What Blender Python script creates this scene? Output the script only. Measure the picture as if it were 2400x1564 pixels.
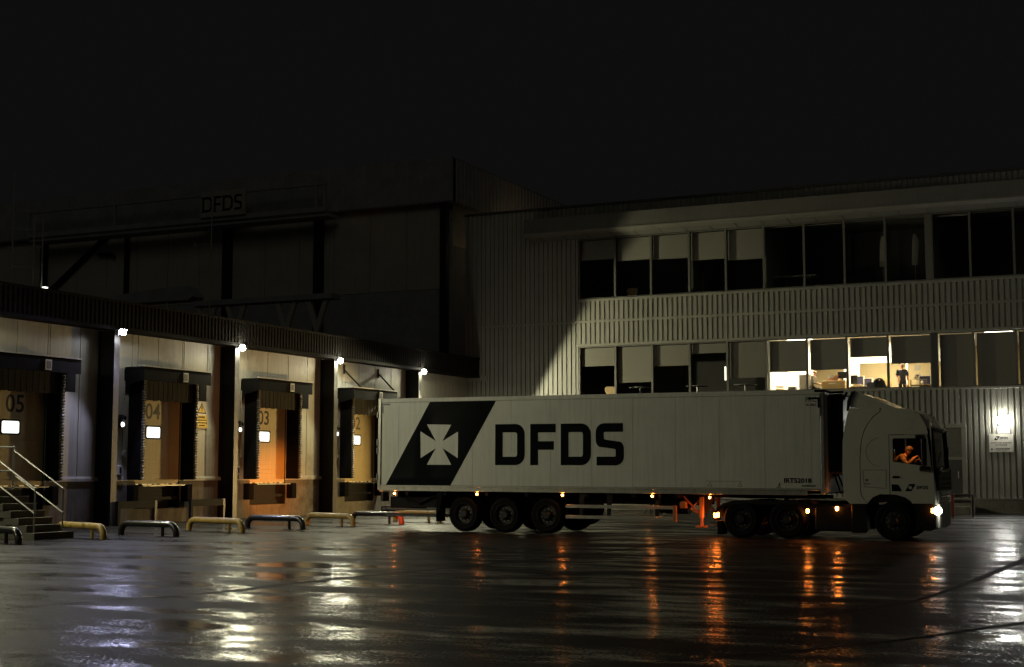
import bpy, bmesh, math, random
from math import radians, sin, cos, pi
from mathutils import Vector, Matrix
random.seed(7)
S = bpy.context.scene
for o in list(bpy.data.objects): bpy.data.objects.remove(o)
COL = S.collection

# ------------------------------------------------------------------ camera
cam = bpy.data.cameras.new('camera'); camo = bpy.data.objects.new('camera', cam); COL.objects.link(camo)
camo.location = (0, 0, 1.8); camo.rotation_euler = (radians(95.535), 0, radians(25.2))
cam.lens = 50; cam.sensor_width = 36; cam.clip_end = 2000; cam.clip_start = 0.1
S.camera = camo
# ------------------------------------------------------------------ night sky
W = bpy.data.worlds.new('World'); S.world = W; W.use_nodes = True
W.node_tree.nodes['Background'].inputs[0].default_value = (0.0041, 0.0041, 0.0040, 1)
W.node_tree.nodes['Background'].inputs[1].default_value = 1.0
sl = bpy.data.lights.new('night_glow', 'SUN'); sl.energy = .035; sl.angle = radians(25); sl.color = (1, .98, .82)   # assumed dim glow of the port behind the camera
so = bpy.data.objects.new('night_glow', sl); COL.objects.link(so); so.rotation_euler = Vector((-.45, .78, -.45)).to_track_quat('-Z', 'Y').to_euler()
S.view_settings.view_transform = 'Standard'; S.view_settings.look = 'None'
S.view_settings.exposure = 0; S.view_settings.gamma = 1; S.view_settings.use_curve_mapping = False
S.render.engine = 'CYCLES'
cy = S.cycles
cy.use_denoising = True; cy.max_bounces = 6; cy.diffuse_bounces = 3; cy.glossy_bounces = 3
cy.transmission_bounces = 4; cy.transparent_max_bounces = 8; cy.sample_clamp_indirect = 6; cy.sample_clamp_direct = 0
cy.caustics_reflective = False; cy.caustics_refractive = False

# lamp powers (the lamps themselves are built further down, each with its own light)
FLOOD_POWER = {57.9: 3100, 50.8: 620, 43.95: 620, 37.25: 520, 30.5: 1350, 23.65: 950, 16.8: 400}
SPILL = 55
WARM = (1.0, 0.95, 0.63); BLUE = (0.62, 0.62, 1.0)

# ------------------------------------------------------------------ materials
def mat(name, col, rough=0.6, metal=0.0, var=0.0, vscale=4.0, bump=0.0, bscale=40.0, coat=0.0, spec=0.5, streak=0.0, emit=None, estr=0.0, dirt=None, dscale=1.2):
    m = bpy.data.materials.new(name); m.use_nodes = True
    nt = m.node_tree; b = nt.nodes['Principled BSDF']
    b.inputs['Base Color'].default_value = (*col, 1); b.inputs['Roughness'].default_value = rough
    b.inputs['Metallic'].default_value = metal; b.inputs['Specular IOR Level'].default_value = spec
    b.inputs['Coat Weight'].default_value = coat; b.inputs['Coat Roughness'].default_value = 0.12
    tc = nt.nodes.new('ShaderNodeTexCoord')
    L = nt.links.new
    last = None
    if var > 0:
        n = nt.nodes.new('ShaderNodeTexNoise'); n.inputs['Scale'].default_value = vscale; n.inputs['Detail'].default_value = 6; n.inputs['Roughness'].default_value = .65
        L(tc.outputs['Object'], n.inputs['Vector'])
        r = nt.nodes.new('ShaderNodeMapRange'); r.inputs[1].default_value = .3; r.inputs[2].default_value = .7
        r.inputs[3].default_value = 1 - var; r.inputs[4].default_value = 1 + var * .6
        L(n.outputs['Fac'], r.inputs[0])
        h = nt.nodes.new('ShaderNodeMix'); h.data_type = 'RGBA'; h.blend_type = 'MULTIPLY'; h.inputs[0].default_value = 1
        h.inputs[6].default_value = (*col, 1); L(r.outputs[0], h.inputs[7]); last = h.outputs[2]
        r2 = nt.nodes.new('ShaderNodeMapRange'); r2.inputs[3].default_value = max(.03, rough - .12); r2.inputs[4].default_value = min(1, rough + .12)
        L(n.outputs['Fac'], r2.inputs[0]); L(r2.outputs[0], b.inputs['Roughness'])
    if streak > 0:   # rain streaks running down the face
        mp = nt.nodes.new('ShaderNodeMapping'); mp.inputs['Scale'].default_value = (7, 7, .35); L(tc.outputs['Object'], mp.inputs[0])
        n = nt.nodes.new('ShaderNodeTexNoise'); n.inputs['Scale'].default_value = 1.6; n.inputs['Detail'].default_value = 5; L(mp.outputs[0], n.inputs['Vector'])
        r = nt.nodes.new('ShaderNodeMapRange'); r.inputs[1].default_value = .42; r.inputs[2].default_value = .72; r.inputs[3].default_value = 1; r.inputs[4].default_value = 1 - streak
        L(n.outputs['Fac'], r.inputs[0])
        h = nt.nodes.new('ShaderNodeMix'); h.data_type = 'RGBA'; h.blend_type = 'MULTIPLY'; h.inputs[0].default_value = 1
        if last: L(last, h.inputs[6])
        else: h.inputs[6].default_value = (*col, 1)
        L(r.outputs[0], h.inputs[7]); last = h.outputs[2]
    if dirt:         # stains with a shape of their own
        n = nt.nodes.new('ShaderNodeTexNoise'); n.inputs['Scale'].default_value = dscale; n.inputs['Detail'].default_value = 8; n.inputs['Roughness'].default_value = .7; L(tc.outputs['Object'], n.inputs['Vector'])
        r = nt.nodes.new('ShaderNodeMapRange'); r.inputs[1].default_value = .52; r.inputs[2].default_value = .66; L(n.outputs['Fac'], r.inputs[0])
        h = nt.nodes.new('ShaderNodeMix'); h.data_type = 'RGBA'
        L(r.outputs[0], h.inputs[0])
        if last: L(last, h.inputs[6])
        else: h.inputs[6].default_value = (*col, 1)
        h.inputs[7].default_value = (*dirt, 1); last = h.outputs[2]
    if last: L(last, b.inputs['Base Color'])
    if bump > 0:
        n = nt.nodes.new('ShaderNodeTexNoise'); n.inputs['Scale'].default_value = bscale; n.inputs['Detail'].default_value = 4; L(tc.outputs['Object'], n.inputs['Vector'])
        bp = nt.nodes.new('ShaderNodeBump'); bp.inputs['Strength'].default_value = bump; bp.inputs['Distance'].default_value = .02
        L(n.outputs['Fac'], bp.inputs['Height']); L(bp.outputs[0], b.inputs['Normal'])
    if emit:
        b.inputs['Emission Color'].default_value = (*emit, 1); b.inputs['Emission Strength'].default_value = estr
    return m

def glass_mat(name, refl=0.1, tint=(1, 1, 1)):
    m = bpy.data.materials.new(name); m.use_nodes = True; nt = m.node_tree
    nt.nodes.remove(nt.nodes['Principled BSDF']); out = nt.nodes['Material Output']
    t = nt.nodes.new('ShaderNodeBsdfTransparent'); t.inputs[0].default_value = (*tint, 1)
    g = nt.nodes.new('ShaderNodeBsdfGlossy'); g.inputs['Roughness'].default_value = .02; g.inputs[0].default_value = (.9, .9, .9, 1)
    lf = nt.nodes.new('ShaderNodeLayerWeight'); lp = nt.nodes.new('ShaderNodeMath'); lp.operation = 'POWER'; nt.links.new(lf.outputs['Facing'], lp.inputs[0]); lp.inputs[1].default_value = 5
    lw = nt.nodes.new('ShaderNodeMapRange'); lw.inputs[3].default_value = .05; lw.inputs[4].default_value = .9; nt.links.new(lp.outputs[0], lw.inputs[0])
    mx = nt.nodes.new('ShaderNodeMixShader')
    nt.links.new(lw.outputs[0], mx.inputs[0]); nt.links.new(t.outputs[0], mx.inputs[1]); nt.links.new(g.outputs[0], mx.inputs[2])
    nt.links.new(mx.outputs[0], out.inputs[0]); return m

M = {}
M['clad'] = mat('galvanised cladding', (.27, .265, .22), .5, .0, .12, 1.2, .05, 60, streak=.18)
M['trim'] = mat('cladding trim', (.25, .245, .2), .45, .0, .12, 2)
M['dtrim'] = mat('dark trim', (.05, .05, .045), .5, 0, .2, 3)
M['eave'] = mat('eave fascia', (.16, .155, .13), .55, 0, .12, 1.5, streak=.15)
M['concrete'] = mat('concrete', (.20, .183, .145), .8, 0, .3, 2.2, .25, 25, streak=.3, dirt=(.10, .08, .055), dscale=.9)
M['panel'] = mat('white cladding panel', (.45, .44, .36), .55, 0, .1, 1.4, .04, 30, streak=.2, dirt=(.30, .27, .2), dscale=.5)
M['fascia'] = mat('fascia sheet', (.02, .019, .0175), .8, 0, .2, 2, spec=.05)
M['steel'] = mat('dark painted steel', (.018, .018, .017), .6, .0, .3, 6, spec=.15)
M['flange'] = mat('lamp-lightened steel', (.10, .098, .095), .4, .2, .3, 6, streak=.35)  # paler than the dark steel: lamp light on column fronts put into the colour
M['rubber'] = mat('black rubber sheet', (.006, .006, .0058), .8, 0, .3, 5, .15, 12, spec=.08)
M['curtain'] = mat('grey rubber header', (.045, .042, .034), .75, 0, .3, 9, .2, 14, streak=.6, spec=.2)
M['tuft'] = mat('striped rubber lip', (.075, .07, .055), .5, 0, .5, 9, .3, 14)
M['door'] = mat('door section', (.62, .52, .28), .5, 0, .08, 2, .03, 40, streak=.12)
M['numb'] = mat('black number', (.02, .02, .02), .6, 0, .2, 8)
M['numb2'] = mat('faded number', (.14, .13, .1), .6, 0, .5, 18)
M['pane_lit'] = mat('lit door window', (.8, .8, .75), .4, emit=(.95, 1, .9), estr=1.3)
M['white'] = mat('white edge', (.6, .58, .5), .5, 0, .3, 12)
M['yellow'] = mat('yellow tube paint', (.36, .24, .055), .5, 0, .35, 7, .1, 30, coat=.15, dirt=(.12, .08, .03), dscale=3)
M['blacktube'] = mat('black tube paint', (.010, .010, .010), .3, 0, .3, 7, coat=.35)
M['galv'] = mat('galvanised tube', (.17, .168, .15), .38, .75, .2, 8)
M['step'] = mat('concrete step', (.085, .08, .06), .8, 0, .3, 5, .25, 25)
M['nosing'] = mat('step nosing', (.32, .3, .24), .7, 0, .3, 8)
M['trailer'] = mat('white trailer panel', (.65, .65, .57), .4, 0, .07, 1.3, .006, 5, coat=.0, streak=.13)
M['alu'] = mat('aluminium rail', (.46, .45, .39), .36, .55, .15, 5)
M['ink'] = mat('black vinyl', (.008, .009, .011), .05, spec=.35)
M['inkgrey'] = mat('faded print', (.11, .105, .09), .5)
M['inkred'] = mat('faint red print', (.28, .17, .1), .5)
M['chassis'] = mat('chassis black', (.008, .008, .008), .7, .0, .3, 8, spec=.15)
M['tyre'] = mat('tyre rubber', (.007, .007, .007), .85, 0, .3, 10, .3, 40, spec=.1)
M['rim'] = mat('steel rim', (.05, .048, .042), .45, .5, .3, 12)
M['hub'] = mat('wheel hub', (.016, .016, .015), .5, .3, .3, 12)
M['bolt'] = mat('wheel nut', (.22, .21, .18), .4, .6)
M['amber'] = mat('amber marker lamp', (.8, .3, .05), .3, emit=(1, .24, .03), estr=170)
M['amber2'] = mat('amber side lamp', (.8, .3, .05), .3, emit=(1, .26, .035), estr=150)
M['redlamp'] = mat('tail lamp', (.6, .05, .02), .3, emit=(1, .16, .03), estr=30)
M['head'] = mat('headlamp lens', (.9, .9, .9), .2, emit=(1, .97, .88), estr=14)
M['turn'] = mat('front indicator', (.8, .3, .05), .3, emit=(1, .3, .04), estr=160)
M['lampglass'] = mat('floodlight lens', (.9, .9, .85), .3, emit=(1, .96, .76), estr=225)
M['lampblue'] = mat('cool floodlight lens', (.9, .9, .95), .3, emit=(.62, .64, 1), estr=280)
M['bulk'] = mat('bulkhead lens', (.9, .9, .9), .3, emit=(1, .98, .9), estr=380)
M['sig'] = mat('signal lens', (.9, .9, .9), .3, emit=(1, 1, .95), estr=3)
M['tiny'] = mat('small roof lamp', (.9, .9, .9), .3, emit=(1, 1, .92), estr=2.5)
M['cab'] = mat('white cab paint', (.60, .59, .50), .3, 0, .05, 2, coat=.8)
M['cabdark'] = mat('cab black plastic', (.008, .008, .008), .35, 0, .2, 10)
M['chrome'] = mat('chrome grille', (.5, .5, .47), .15, 1.0)
M['glass'] = glass_mat('window glass')
M['cabglass'] = glass_mat('cab glass', tint=(.85, .85, .85)); M['screenglass'] = glass_mat('tinted windscreen', tint=(.35, .36, .36))
M['blind'] = mat('roller blind fabric', (.215, .207, .165), .85, 0, .05, 30)
M['frame'] = mat('window frame', (.15, .145, .12), .45, .2, .15, 8)
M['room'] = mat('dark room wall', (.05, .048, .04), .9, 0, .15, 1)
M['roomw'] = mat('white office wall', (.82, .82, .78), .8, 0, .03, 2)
M['roomt'] = mat('tan office wall', (.45, .36, .2), .8, 0, .05, 2)
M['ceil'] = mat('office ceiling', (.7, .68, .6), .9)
M['carpet'] = mat('office carpet', (.12, .11, .1), .95)
M['tube'] = mat('fluorescent tube', (.9, .9, .9), .3, emit=(1, .95, .75), estr=9)
M['desk'] = mat('beech desk', (.5, .34, .14), .5, 0, .15, 4)
M['greyp'] = mat('grey plastic', (.22, .2, .16), .5, 0, .1, 6)
M['blackp'] = mat('black plastic', (.02, .02, .02), .4, 0, .2, 6)
M['bluep'] = mat('blue screen fabric', (.035, .04, .11), .8, 0, .15, 30)
M['paper'] = mat('paper', (.8, .78, .7), .8)
M['skin'] = mat('skin', (.62, .33, .2), .5, 0, .1, 20)
M['hairg'] = mat('grey hair', (.55, .52, .46), .7, 0, .3, 60)
M['hairb'] = mat('dark hair', (.1, .07, .05), .7, 0, .3, 60)
M['navy'] = mat('navy polo', (.035, .042, .06), .85, 0, .2, 20)
M['greysh'] = mat('patterned grey shirt', (.2, .18, .14), .85, 0, .5, 40)
M['workw'] = mat('work jacket', (.33, .21, .12), .85, 0, .8, 11, 1.0, 12)
M['trous'] = mat('dark trousers', (.03, .03, .035), .9)
M['sign'] = mat('sign plate', (.52, .50, .43), .5, 0, .06, 3)
M['signy'] = mat('yellow sign', (.62, .40, .06), .5, 0, .1, 8)
M['redp'] = mat('red painted steel', (.30, .035, .015), .5, 0, .3, 8)
M['orange'] = mat('landing gear with orange glow', (.4, .17, .06), .5, 0, .3, 8)  # orange of the tractor's lamps on the legs is put into the colour
M['bigclad'] = mat('cold store panel', (.5, .47, .38), .7, 0, .12, .6, streak=.12)
M['bigdark'] = mat('cold store dark cladding', (.34, .34, .33), .7, 0, .2, 1)
M['plant'] = mat('leaf green', (.06, .09, .03), .6)

# wet asphalt: smooth water film in broken streaks over rough stone, and shallow unevenness
def asphalt():
    m = bpy.data.materials.new('wet asphalt'); m.use_nodes = True; nt = m.node_tree; L = nt.links.new
    b = nt.nodes['Principled BSDF']; g = nt.nodes.new('ShaderNodeNewGeometry')
    def noise(scale, detail, rough=.6, mp=None, loc=(0, 0, 0)):
        n = nt.nodes.new('ShaderNodeTexNoise'); n.inputs['Scale'].default_value = scale; n.inputs['Detail'].default_value = detail; n.inputs['Roughness'].default_value = rough
        v = g.outputs['Position']
        mm = nt.nodes.new('ShaderNodeMapping'); mm.inputs['Rotation'].default_value = (0, 0, radians(-14)); mm.inputs['Location'].default_value = loc
        mm.inputs['Scale'].default_value = mp or (1, 1, 1); L(v, mm.inputs[0]); L(mm.outputs[0], n.inputs['Vector'])
        return n.outputs['Fac']
    def rng(v, a, c, d, e):
        r = nt.nodes.new('ShaderNodeMapRange'); r.inputs[1].default_value = a; r.inputs[2].default_value = c; r.inputs[3].default_value = d; r.inputs[4].default_value = e
        L(v, r.inputs[0]); return r.outputs[0]
    wet = noise(.62, 9, .62, (.55, 1.3, 1))           # where the water film lies
    agg = noise(24, 6, .8); grain = noise(110, 3, .75)
    col = nt.nodes.new('ShaderNodeMix'); col.data_type = 'RGBA'
    L(rng(agg, .35, .7, 0, 1), col.inputs[0]); col.inputs[6].default_value = (.008, .0078, .007, 1); col.inputs[7].default_value = (.022, .0215, .019, 1)
    h1 = noise(1.1, 6, .55, (.6, 1.2, 1), (7, 3, 0))
    b1 = nt.nodes.new('ShaderNodeBump'); b1.inputs['Strength'].default_value = 1; b1.inputs['Distance'].default_value = .020; L(h1, b1.inputs['Height'])
    b2 = nt.nodes.new('ShaderNodeBump'); b2.inputs['Distance'].default_value = .006; L(agg, b2.inputs['Height']); L(b1.outputs[0], b2.inputs['Normal'])
    L(rng(wet, .40, .60, .1, 1), b2.inputs['Strength'])
    b3 = nt.nodes.new('ShaderNodeBump'); b3.inputs['Distance'].default_value = .004; L(grain, b3.inputs['Height']); L(b1.outputs[0], b3.inputs['Normal']); b3.inputs['Strength'].default_value = 1
    # film between the stones
    L(col.outputs[2], b.inputs['Base Color']); b.inputs['IOR'].default_value = 1.33
    L(rng(wet, .38, .58, .08, .23), b.inputs['Roughness']); L(b2.outputs[0], b.inputs['Normal'])
    # stones standing proud of it
    d = nt.nodes.new('ShaderNodeBsdfPrincipled'); L(col.outputs[2], d.inputs['Base Color']); d.inputs['Roughness'].default_value = .6; d.inputs['Specular IOR Level'].default_value = .08; L(b3.outputs[0], d.inputs['Normal'])
    thr = rng(wet, .36, .60, .42, .62)                 # more stone shows where it is drier
    sub_ = nt.nodes.new('ShaderNodeMath'); sub_.operation = 'SUBTRACT'; L(agg, sub_.inputs[0]); L(thr, sub_.inputs[1])
    fac = rng(sub_.outputs[0], -.05, .05, 0, .85)
    mx = nt.nodes.new('ShaderNodeMixShader'); inv = nt.nodes.new('ShaderNodeMath'); inv.operation = 'SUBTRACT'; inv.inputs[0].default_value = 1; L(fac, inv.inputs[1])
    L(inv.outputs[0], mx.inputs[0]); L(b.outputs[0], mx.inputs[1]); L(d.outputs[0], mx.inputs[2])
    L(mx.outputs[0], nt.nodes['Material Output'].inputs[0])
    return m
M['asphalt'] = asphalt()
M['joint'] = mat('bitumen joint', (.006, .006, .006), .75, 0, .3, 12, .3, 30, spec=.15)

# ------------------------------------------------------------------ mesh helpers (world coordinates)
BASE = {}
class MB:
    def __init__(s): s.v = []; s.f = []; s.mi = []
    def add(s, vs, fs, mi=0):
        n = len(s.v); s.v += [tuple(v) for v in vs]
        for f in fs: s.f.append([i + n for i in f]); s.mi.append(mi)
        return s
    def box(s, x0, x1, y0, y1, z0, z1, mi=0):
        vs = [(x0,y0,z0),(x1,y0,z0),(x1,y1,z0),(x0,y1,z0),(x0,y0,z1),(x1,y0,z1),(x1,y1,z1),(x0,y1,z1)]
        return s.add(vs, [(0,3,2,1),(4,5,6,7),(0,1,5,4),(1,2,6,5),(2,3,7,6),(3,0,4,7)], mi)
    def bbox(s, x0, x1, y0, y1, z0, z1, r=.01, mi=0):     # box with chamfered edges
        vs = []; 
        for sx in (0,1):
            for sy in (0,1):
                for sz in (0,1):
                    X=(x0,x1)[sx]; Y=(y0,y1)[sy]; Z=(z0,z1)[sz]; dx=r*(1-2*sx); dy=r*(1-2*sy); dz=r*(1-2*sz)
                    vs += [(X,Y+dy,Z+dz),(X+dx,Y,Z+dz),(X+dx,Y+dy,Z)]
        bm = bmesh.new()
        for v in vs: bm.verts.new(v)
        bmesh.ops.convex_hull(bm, input=bm.verts[:])
        bmesh.ops.dissolve_limit(bm, angle_limit=.01, verts=bm.verts[:], edges=bm.edges[:])
        bm.verts.index_update()
        s.add([v.co[:] for v in bm.verts], [[v.index for v in f.verts] for f in bm.faces], mi); bm.free(); return s
    def prism(s, poly, axis, d0, d1, mi=0):               # poly in the two remaining axes, in order
        n = len(poly)
        def P(a, b, d): return (d, a, b) if axis == 0 else ((a, d, b) if axis == 1 else (a, b, d))
        vs = [P(a, b, d0) for a, b in poly] + [P(a, b, d1) for a, b in poly]
        fs = [list(range(n)), list(range(2*n-1, n-1, -1))] + [(i, i+n, (i+1) % n + n, (i+1) % n) for i in range(n)]
        return s.add(vs, fs, mi)
    def ring(s, c, d, u, w, r, seg): return [tuple(c + (u*cos(2*pi*k/seg) + w*sin(2*pi*k/seg))*r) for k in range(seg)]
    def tube(s, pts, r, seg=10, cap=True, mi=0):
        pts = [Vector(p) for p in pts]; n = len(pts); rs = r if isinstance(r, (list, tuple)) else [r]*n
        vs = []; u = None
        for i, p in enumerate(pts):
            d = (pts[min(i+1, n-1)] - pts[max(i-1, 0)]).normalized()
            if u is None:
                u = d.cross(Vector((0,0,1)));
                if u.length < .01: u = d.cross(Vector((1,0,0)))
            u = (u - d*u.dot(d)).normalized(); w = d.cross(u)
            vs += s.ring(p, d, u, w, rs[i], seg)
        fs = [(i*seg+k, i*seg+(k+1) % seg, (i+1)*seg+(k+1) % seg, (i+1)*seg+k) for i in range(n-1) for k in range(seg)]
        if cap: fs += [list(range(seg))[::-1], list(range((n-1)*seg, n*seg))]
        return s.add(vs, fs, mi)
    def cyl(s, a, b, r, seg=12, mi=0): return s.tube([a, b], r, seg, True, mi)
    def lathe(s, c, axis, prof, seg=24, mi=0):            # prof: (offset along axis, radius)
        vs = []; n = len(prof); c = Vector(c)
        for o, r in prof:
            for k in range(seg):
                a = 2*pi*k/seg; q = [0, 0, 0]; q[axis] = o; q[(axis+1) % 3] = r*cos(a); q[(axis+2) % 3] = r*sin(a)
                vs.append(tuple(c + Vector(q)))
        fs = [(i*seg+k, i*seg+(k+1) % seg, (i+1)*seg+(k+1) % seg, (i+1)*seg+k) for i in range(n-1) for k in range(seg)]
        return s.add(vs, fs, mi)
    def ball(s, c, r, seg=12, rings=8, sc=(1, 1, 1), mi=0):
        vs = []; 
        for i in range(rings+1):
            t = pi*i/rings
            for k in range(seg): a = 2*pi*k/seg; vs.append((c[0]+r*sc[0]*sin(t)*cos(a), c[1]+r*sc[1]*sin(t)*sin(a), c[2]+r*sc[2]*cos(t)))
        fs = [(i*seg+k, (i+1)*seg+k, (i+1)*seg+(k+1) % seg, i*seg+(k+1) % seg) for i in range(rings) for k in range(seg)]
        return s.add(vs, fs, mi)
    def fill(s, loops, f3, mi=0):                         # flat polygon with holes; f3 maps (a,b) to 3-D
        cl_ = []
        for lp in loops:
            q = []
            for p in lp:
                if not q or (Vector(p)-Vector(q[-1])).length > 1e-4: q.append(tuple(p))
            if (Vector(q[0])-Vector(q[-1])).length < 1e-4: q.pop()
            cl_.append(q)
        loops = cl_
        bm = bmesh.new()
        for lp in loops:
            vv = [bm.verts.new((a, b, 0)) for a, b in lp]
            for i in range(len(vv)): bm.edges.new((vv[i], vv[(i+1) % len(vv)]))
        bmesh.ops.triangle_fill(bm, use_beauty=True, edges=bm.edges[:], normal=(0, 0, 1))
        bm.verts.index_update()
        s.add([f3(v.co.x, v.co.y) for v in bm.verts], [[v.index for v in f.verts] for f in bm.faces], mi); bm.free(); return s
    def build(s, name, mats, parent=None, smooth=False, kind=None, label=None, recalc=True):
        base = BASE.get(parent.name, Vector((0,0,0))) if parent else Vector((0,0,0))
        me = bpy.data.meshes.new(name); me.from_pydata([tuple(Vector(v) - base) for v in s.v], [], s.f)
        if not isinstance(mats, (list, tuple)): mats = [mats]
        for m in mats: me.materials.append(m if not isinstance(m, str) else M[m])
        for p, i in zip(me.polygons, s.mi): p.material_index = i; p.use_smooth = smooth
        if recalc:
            bm = bmesh.new(); bm.from_mesh(me); bmesh.ops.recalc_face_normals(bm, faces=bm.faces[:]); bm.to_mesh(me); bm.free()
        if smooth:
            me.set_sharp_from_angle(angle=radians(38))
        me.update()
        o = bpy.data.objects.new(name, me); COL.objects.link(o)
        if parent: o.parent = parent; BASE[o.name] = base.copy()
        else: BASE[o.name] = Vector((0,0,0))
        if kind: o['kind'] = kind
        if label: o['label'] = label
        return o

def thing(name, loc, label, cat, group=None):
    o = bpy.data.objects.new(name, None); COL.objects.link(o); o.location = loc; o.empty_display_size = .3
    BASE[o.name] = Vector(loc); o['label'] = label; o['category'] = cat
    if group: o['group'] = group
    return o
def solo(o, label, cat, group=None):
    """a thing that is one mesh: move its origin to its own base"""
    me = o.data; xs = [v.co for v in me.vertices]
    c = Vector((sum(v.x for v in xs)/len(xs), sum(v.y for v in xs)/len(xs), min(v.z for v in xs)))
    for v in me.vertices: v.co -= c
    o.location = c; BASE[o.name] = c
    o['label'] = label; o['category'] = cat
    if group: o['group'] = group
    return o
def kids(o): return [c for c in bpy.data.objects if c.parent == o]
def copy_tree(o, parent=None, off=(0, 0, 0)):
    c = o.copy(); COL.objects.link(c); c.location = Vector(o.location) + Vector(off)
    c.parent = parent if parent else None
    BASE[c.name] = BASE.get(o.name, Vector((0,0,0))) + Vector(off)
    for ch in kids(o): copy_tree(ch, c)
    return c
def light(name, kind, loc, energy, col, parent=None, direction=None, **kw):
    l = bpy.data.lights.new(name, kind); l.energy = energy; l.color = col
    for k, v in kw.items(): setattr(l, k, v)
    o = bpy.data.objects.new(name, l); COL.objects.link(o)
    base = BASE[parent.name] if parent else Vector((0,0,0))
    o.location = Vector(loc) - base
    if direction: o.rotation_euler = Vector(direction).to_track_quat('-Z', 'Y').to_euler()
    if parent: o.parent = parent
    return o

def text_mb(mb, txt, size, f3, align='LEFT', mi=0, shear=0, weight=0, xs=1.0):
    cu = bpy.data.curves.new('t', 'FONT'); cu.body = txt; cu.size = size; cu.align_x = align; cu.resolution_u = 3; cu.offset = weight; cu.shear = shear
    o = bpy.data.objects.new('t', cu); COL.objects.link(o)
    dg = bpy.context.evaluated_depsgraph_get(); me = bpy.data.meshes.new_from_object(o.evaluated_get(dg))
    mb.add([f3(v.co.x*xs, v.co.y) for v in me.vertices], [list(p.vertices) for p in me.polygons], mi)
    bpy.data.objects.remove(o); bpy.data.curves.remove(cu); bpy.data.meshes.remove(me); return mb

def stroke(pts, w):
    """outline of a thick polyline (for letter strokes)"""
    pts = [Vector(p) for p in pts]; L = []; R = []
    for i, p in enumerate(pts):
        a = (p - pts[i-1]).normalized() if i else (pts[1] - p).normalized()
        b = (pts[i+1] - p).normalized() if i < len(pts)-1 else a
        n = Vector((-(a.y+b.y), a.x+b.x)).normalized(); k = max(.5, n.dot(Vector((-a.y, a.x))))
        L.append(tuple(p + n*w/2/k)); R.append(tuple(p - n*w/2/k))
    return L + R[::-1]
def arc(cx, cy, r, a0, a1, n=6): return [(cx + r*cos(radians(a0+(a1-a0)*i/n)), cy + r*sin(radians(a0+(a1-a0)*i/n))) for i in range(n+1)]
def letter_D(x0, x1, z0, z1, t, r):
    o = [(x0, z0)] + arc(x1-r, z0+r, r, -90, 0) + arc(x1-r, z1-r, r, 0, 90) + [(x0, z1)]
    ri = max(r-t, .02*(z1-z0)*3)
    i = [(x0+t, z0+t)] + arc(x1-t-ri, z0+t+ri, ri, -90, 0) + arc(x1-t-ri, z1-t-ri, ri, 0, 90) + [(x0+t, z1-t)]
    return [o, i]
def letter_F(x0, x1, z0, z1, t):
    h = z1-z0; m = z0 + h*.475
    return [[(x0, z0), (x0+t, z0), (x0+t, m-t/2), (x0+(x1-x0)*.93, m-t/2), (x0+(x1-x0)*.93, m+t/2), (x0+t, m+t/2), (x0+t, z1-t), (x1, z1-t), (x1, z1), (x0, z1)]]
def letter_S(x0, x1, z0, z1, t):
    w = x1-x0; h = z1-z0; R = w*.30; r = max(R-t, w*.04)
    def half():      # outline of the upper half: from the top right tip round to the middle bar
        out = [(x1-.03*w, z1)] + arc(x0+R+.0*w, z1-R, R, 90, 180, 6) + [(x0, z1-h*.40)] + arc(x0+R*.9, z1-h*.40, R*.9, 180, 235, 4)
        return out
    up = half()
    ins = [(x1-.03*w, z1-t)] + [(x0+t+r, z1-t)] + arc(x0+t+r, z1-t-r, r, 90, 180, 4) + [(x0+t, z1-h*.355)] + arc(x0+t+r*1.3, z1-h*.355, r*1.3, 180, 240, 3)
    cx, cz = (x0+x1)/2, (z0+z1)/2
    flip = lambda P: [(2*cx-a, 2*cz-b) for a, b in P]
    # upper outer edge runs on into the lower inner edge, and the other way round
    return [up + flip(ins)[::-1] + flip(up) + ins[::-1]]
def logo(mb_dark, mb_light, x0, z0, s, f, f2):
    """slanted dark flag with a pale cross; unit height 2.6"""
    q = lambda a, b: (x0 + a*s, z0 + b*s)
    mb_dark.fill([[q(0, 0), q(2.23, 0), q(3.79, 2.6), q(1.56, 2.6)]], f)
    cx = [(1.46,1.91),(2.29,1.89),(1.99,1.40),(2.52,1.68),(2.52,.89),(2.0,1.19),(2.30,.69),(1.47,.69),(1.77,1.19),(1.25,.89),(1.24,1.70),(1.77,1.40)]
    mb_light.fill([[q(a, b) for a, b in cx]], f2)
# ================================================================== THE SETTING
g = MB(); g.add([(-260,-60,0),(200,-60,0),(200,400,0),(-260,400,0)], [(0,1,2,3)])
g.build('yard_ground', 'asphalt', kind='structure', recalc=False)
def strip(name, pts, ws, z=.004):
    v = []; f = []; n = len(pts)
    for i, p in enumerate(pts):
        p = Vector((p[0], p[1])); a = Vector(pts[max(0, i-1)]); b = Vector(pts[min(n-1, i+1)]); d = (b-a).normalized(); nn = Vector((-d.y, d.x))*ws[i]/2
        v += [(p.x+nn.x, p.y+nn.y, z), (p.x-nn.x, p.y-nn.y, z)]
    for i in range(n-1): f.append((2*i, 2*i+1, 2*i+3, 2*i+2))
    m = MB(); m.add(v, f); o = m.build(name, 'joint', kind='structure'); return o
strip('yard_joint', [(-15.4,11.0),(-14.18,14.31),(-13.3,16.9),(-13.06,18.0),(-13.1,19.18),(-12.98,20.95),(-12.71,22.1),(-12.24,26),(-11.9,29),(-11.78,32.25),(-11.79,34.5),(-11.75,36.5)], [.06,.06,.09,.26,.22,.13,.11,.11,.11,.10,.09,.08])
strip('yard_joint', [(-2.9,34),(-3.03,30.94),(-3.18,25.9),(-3.29,22.9),(-3.5,20.35),(-3.93,18.8),(-4.6,17.2)], [.25,.22,.17,.12,.09,.06,.03])
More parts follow.
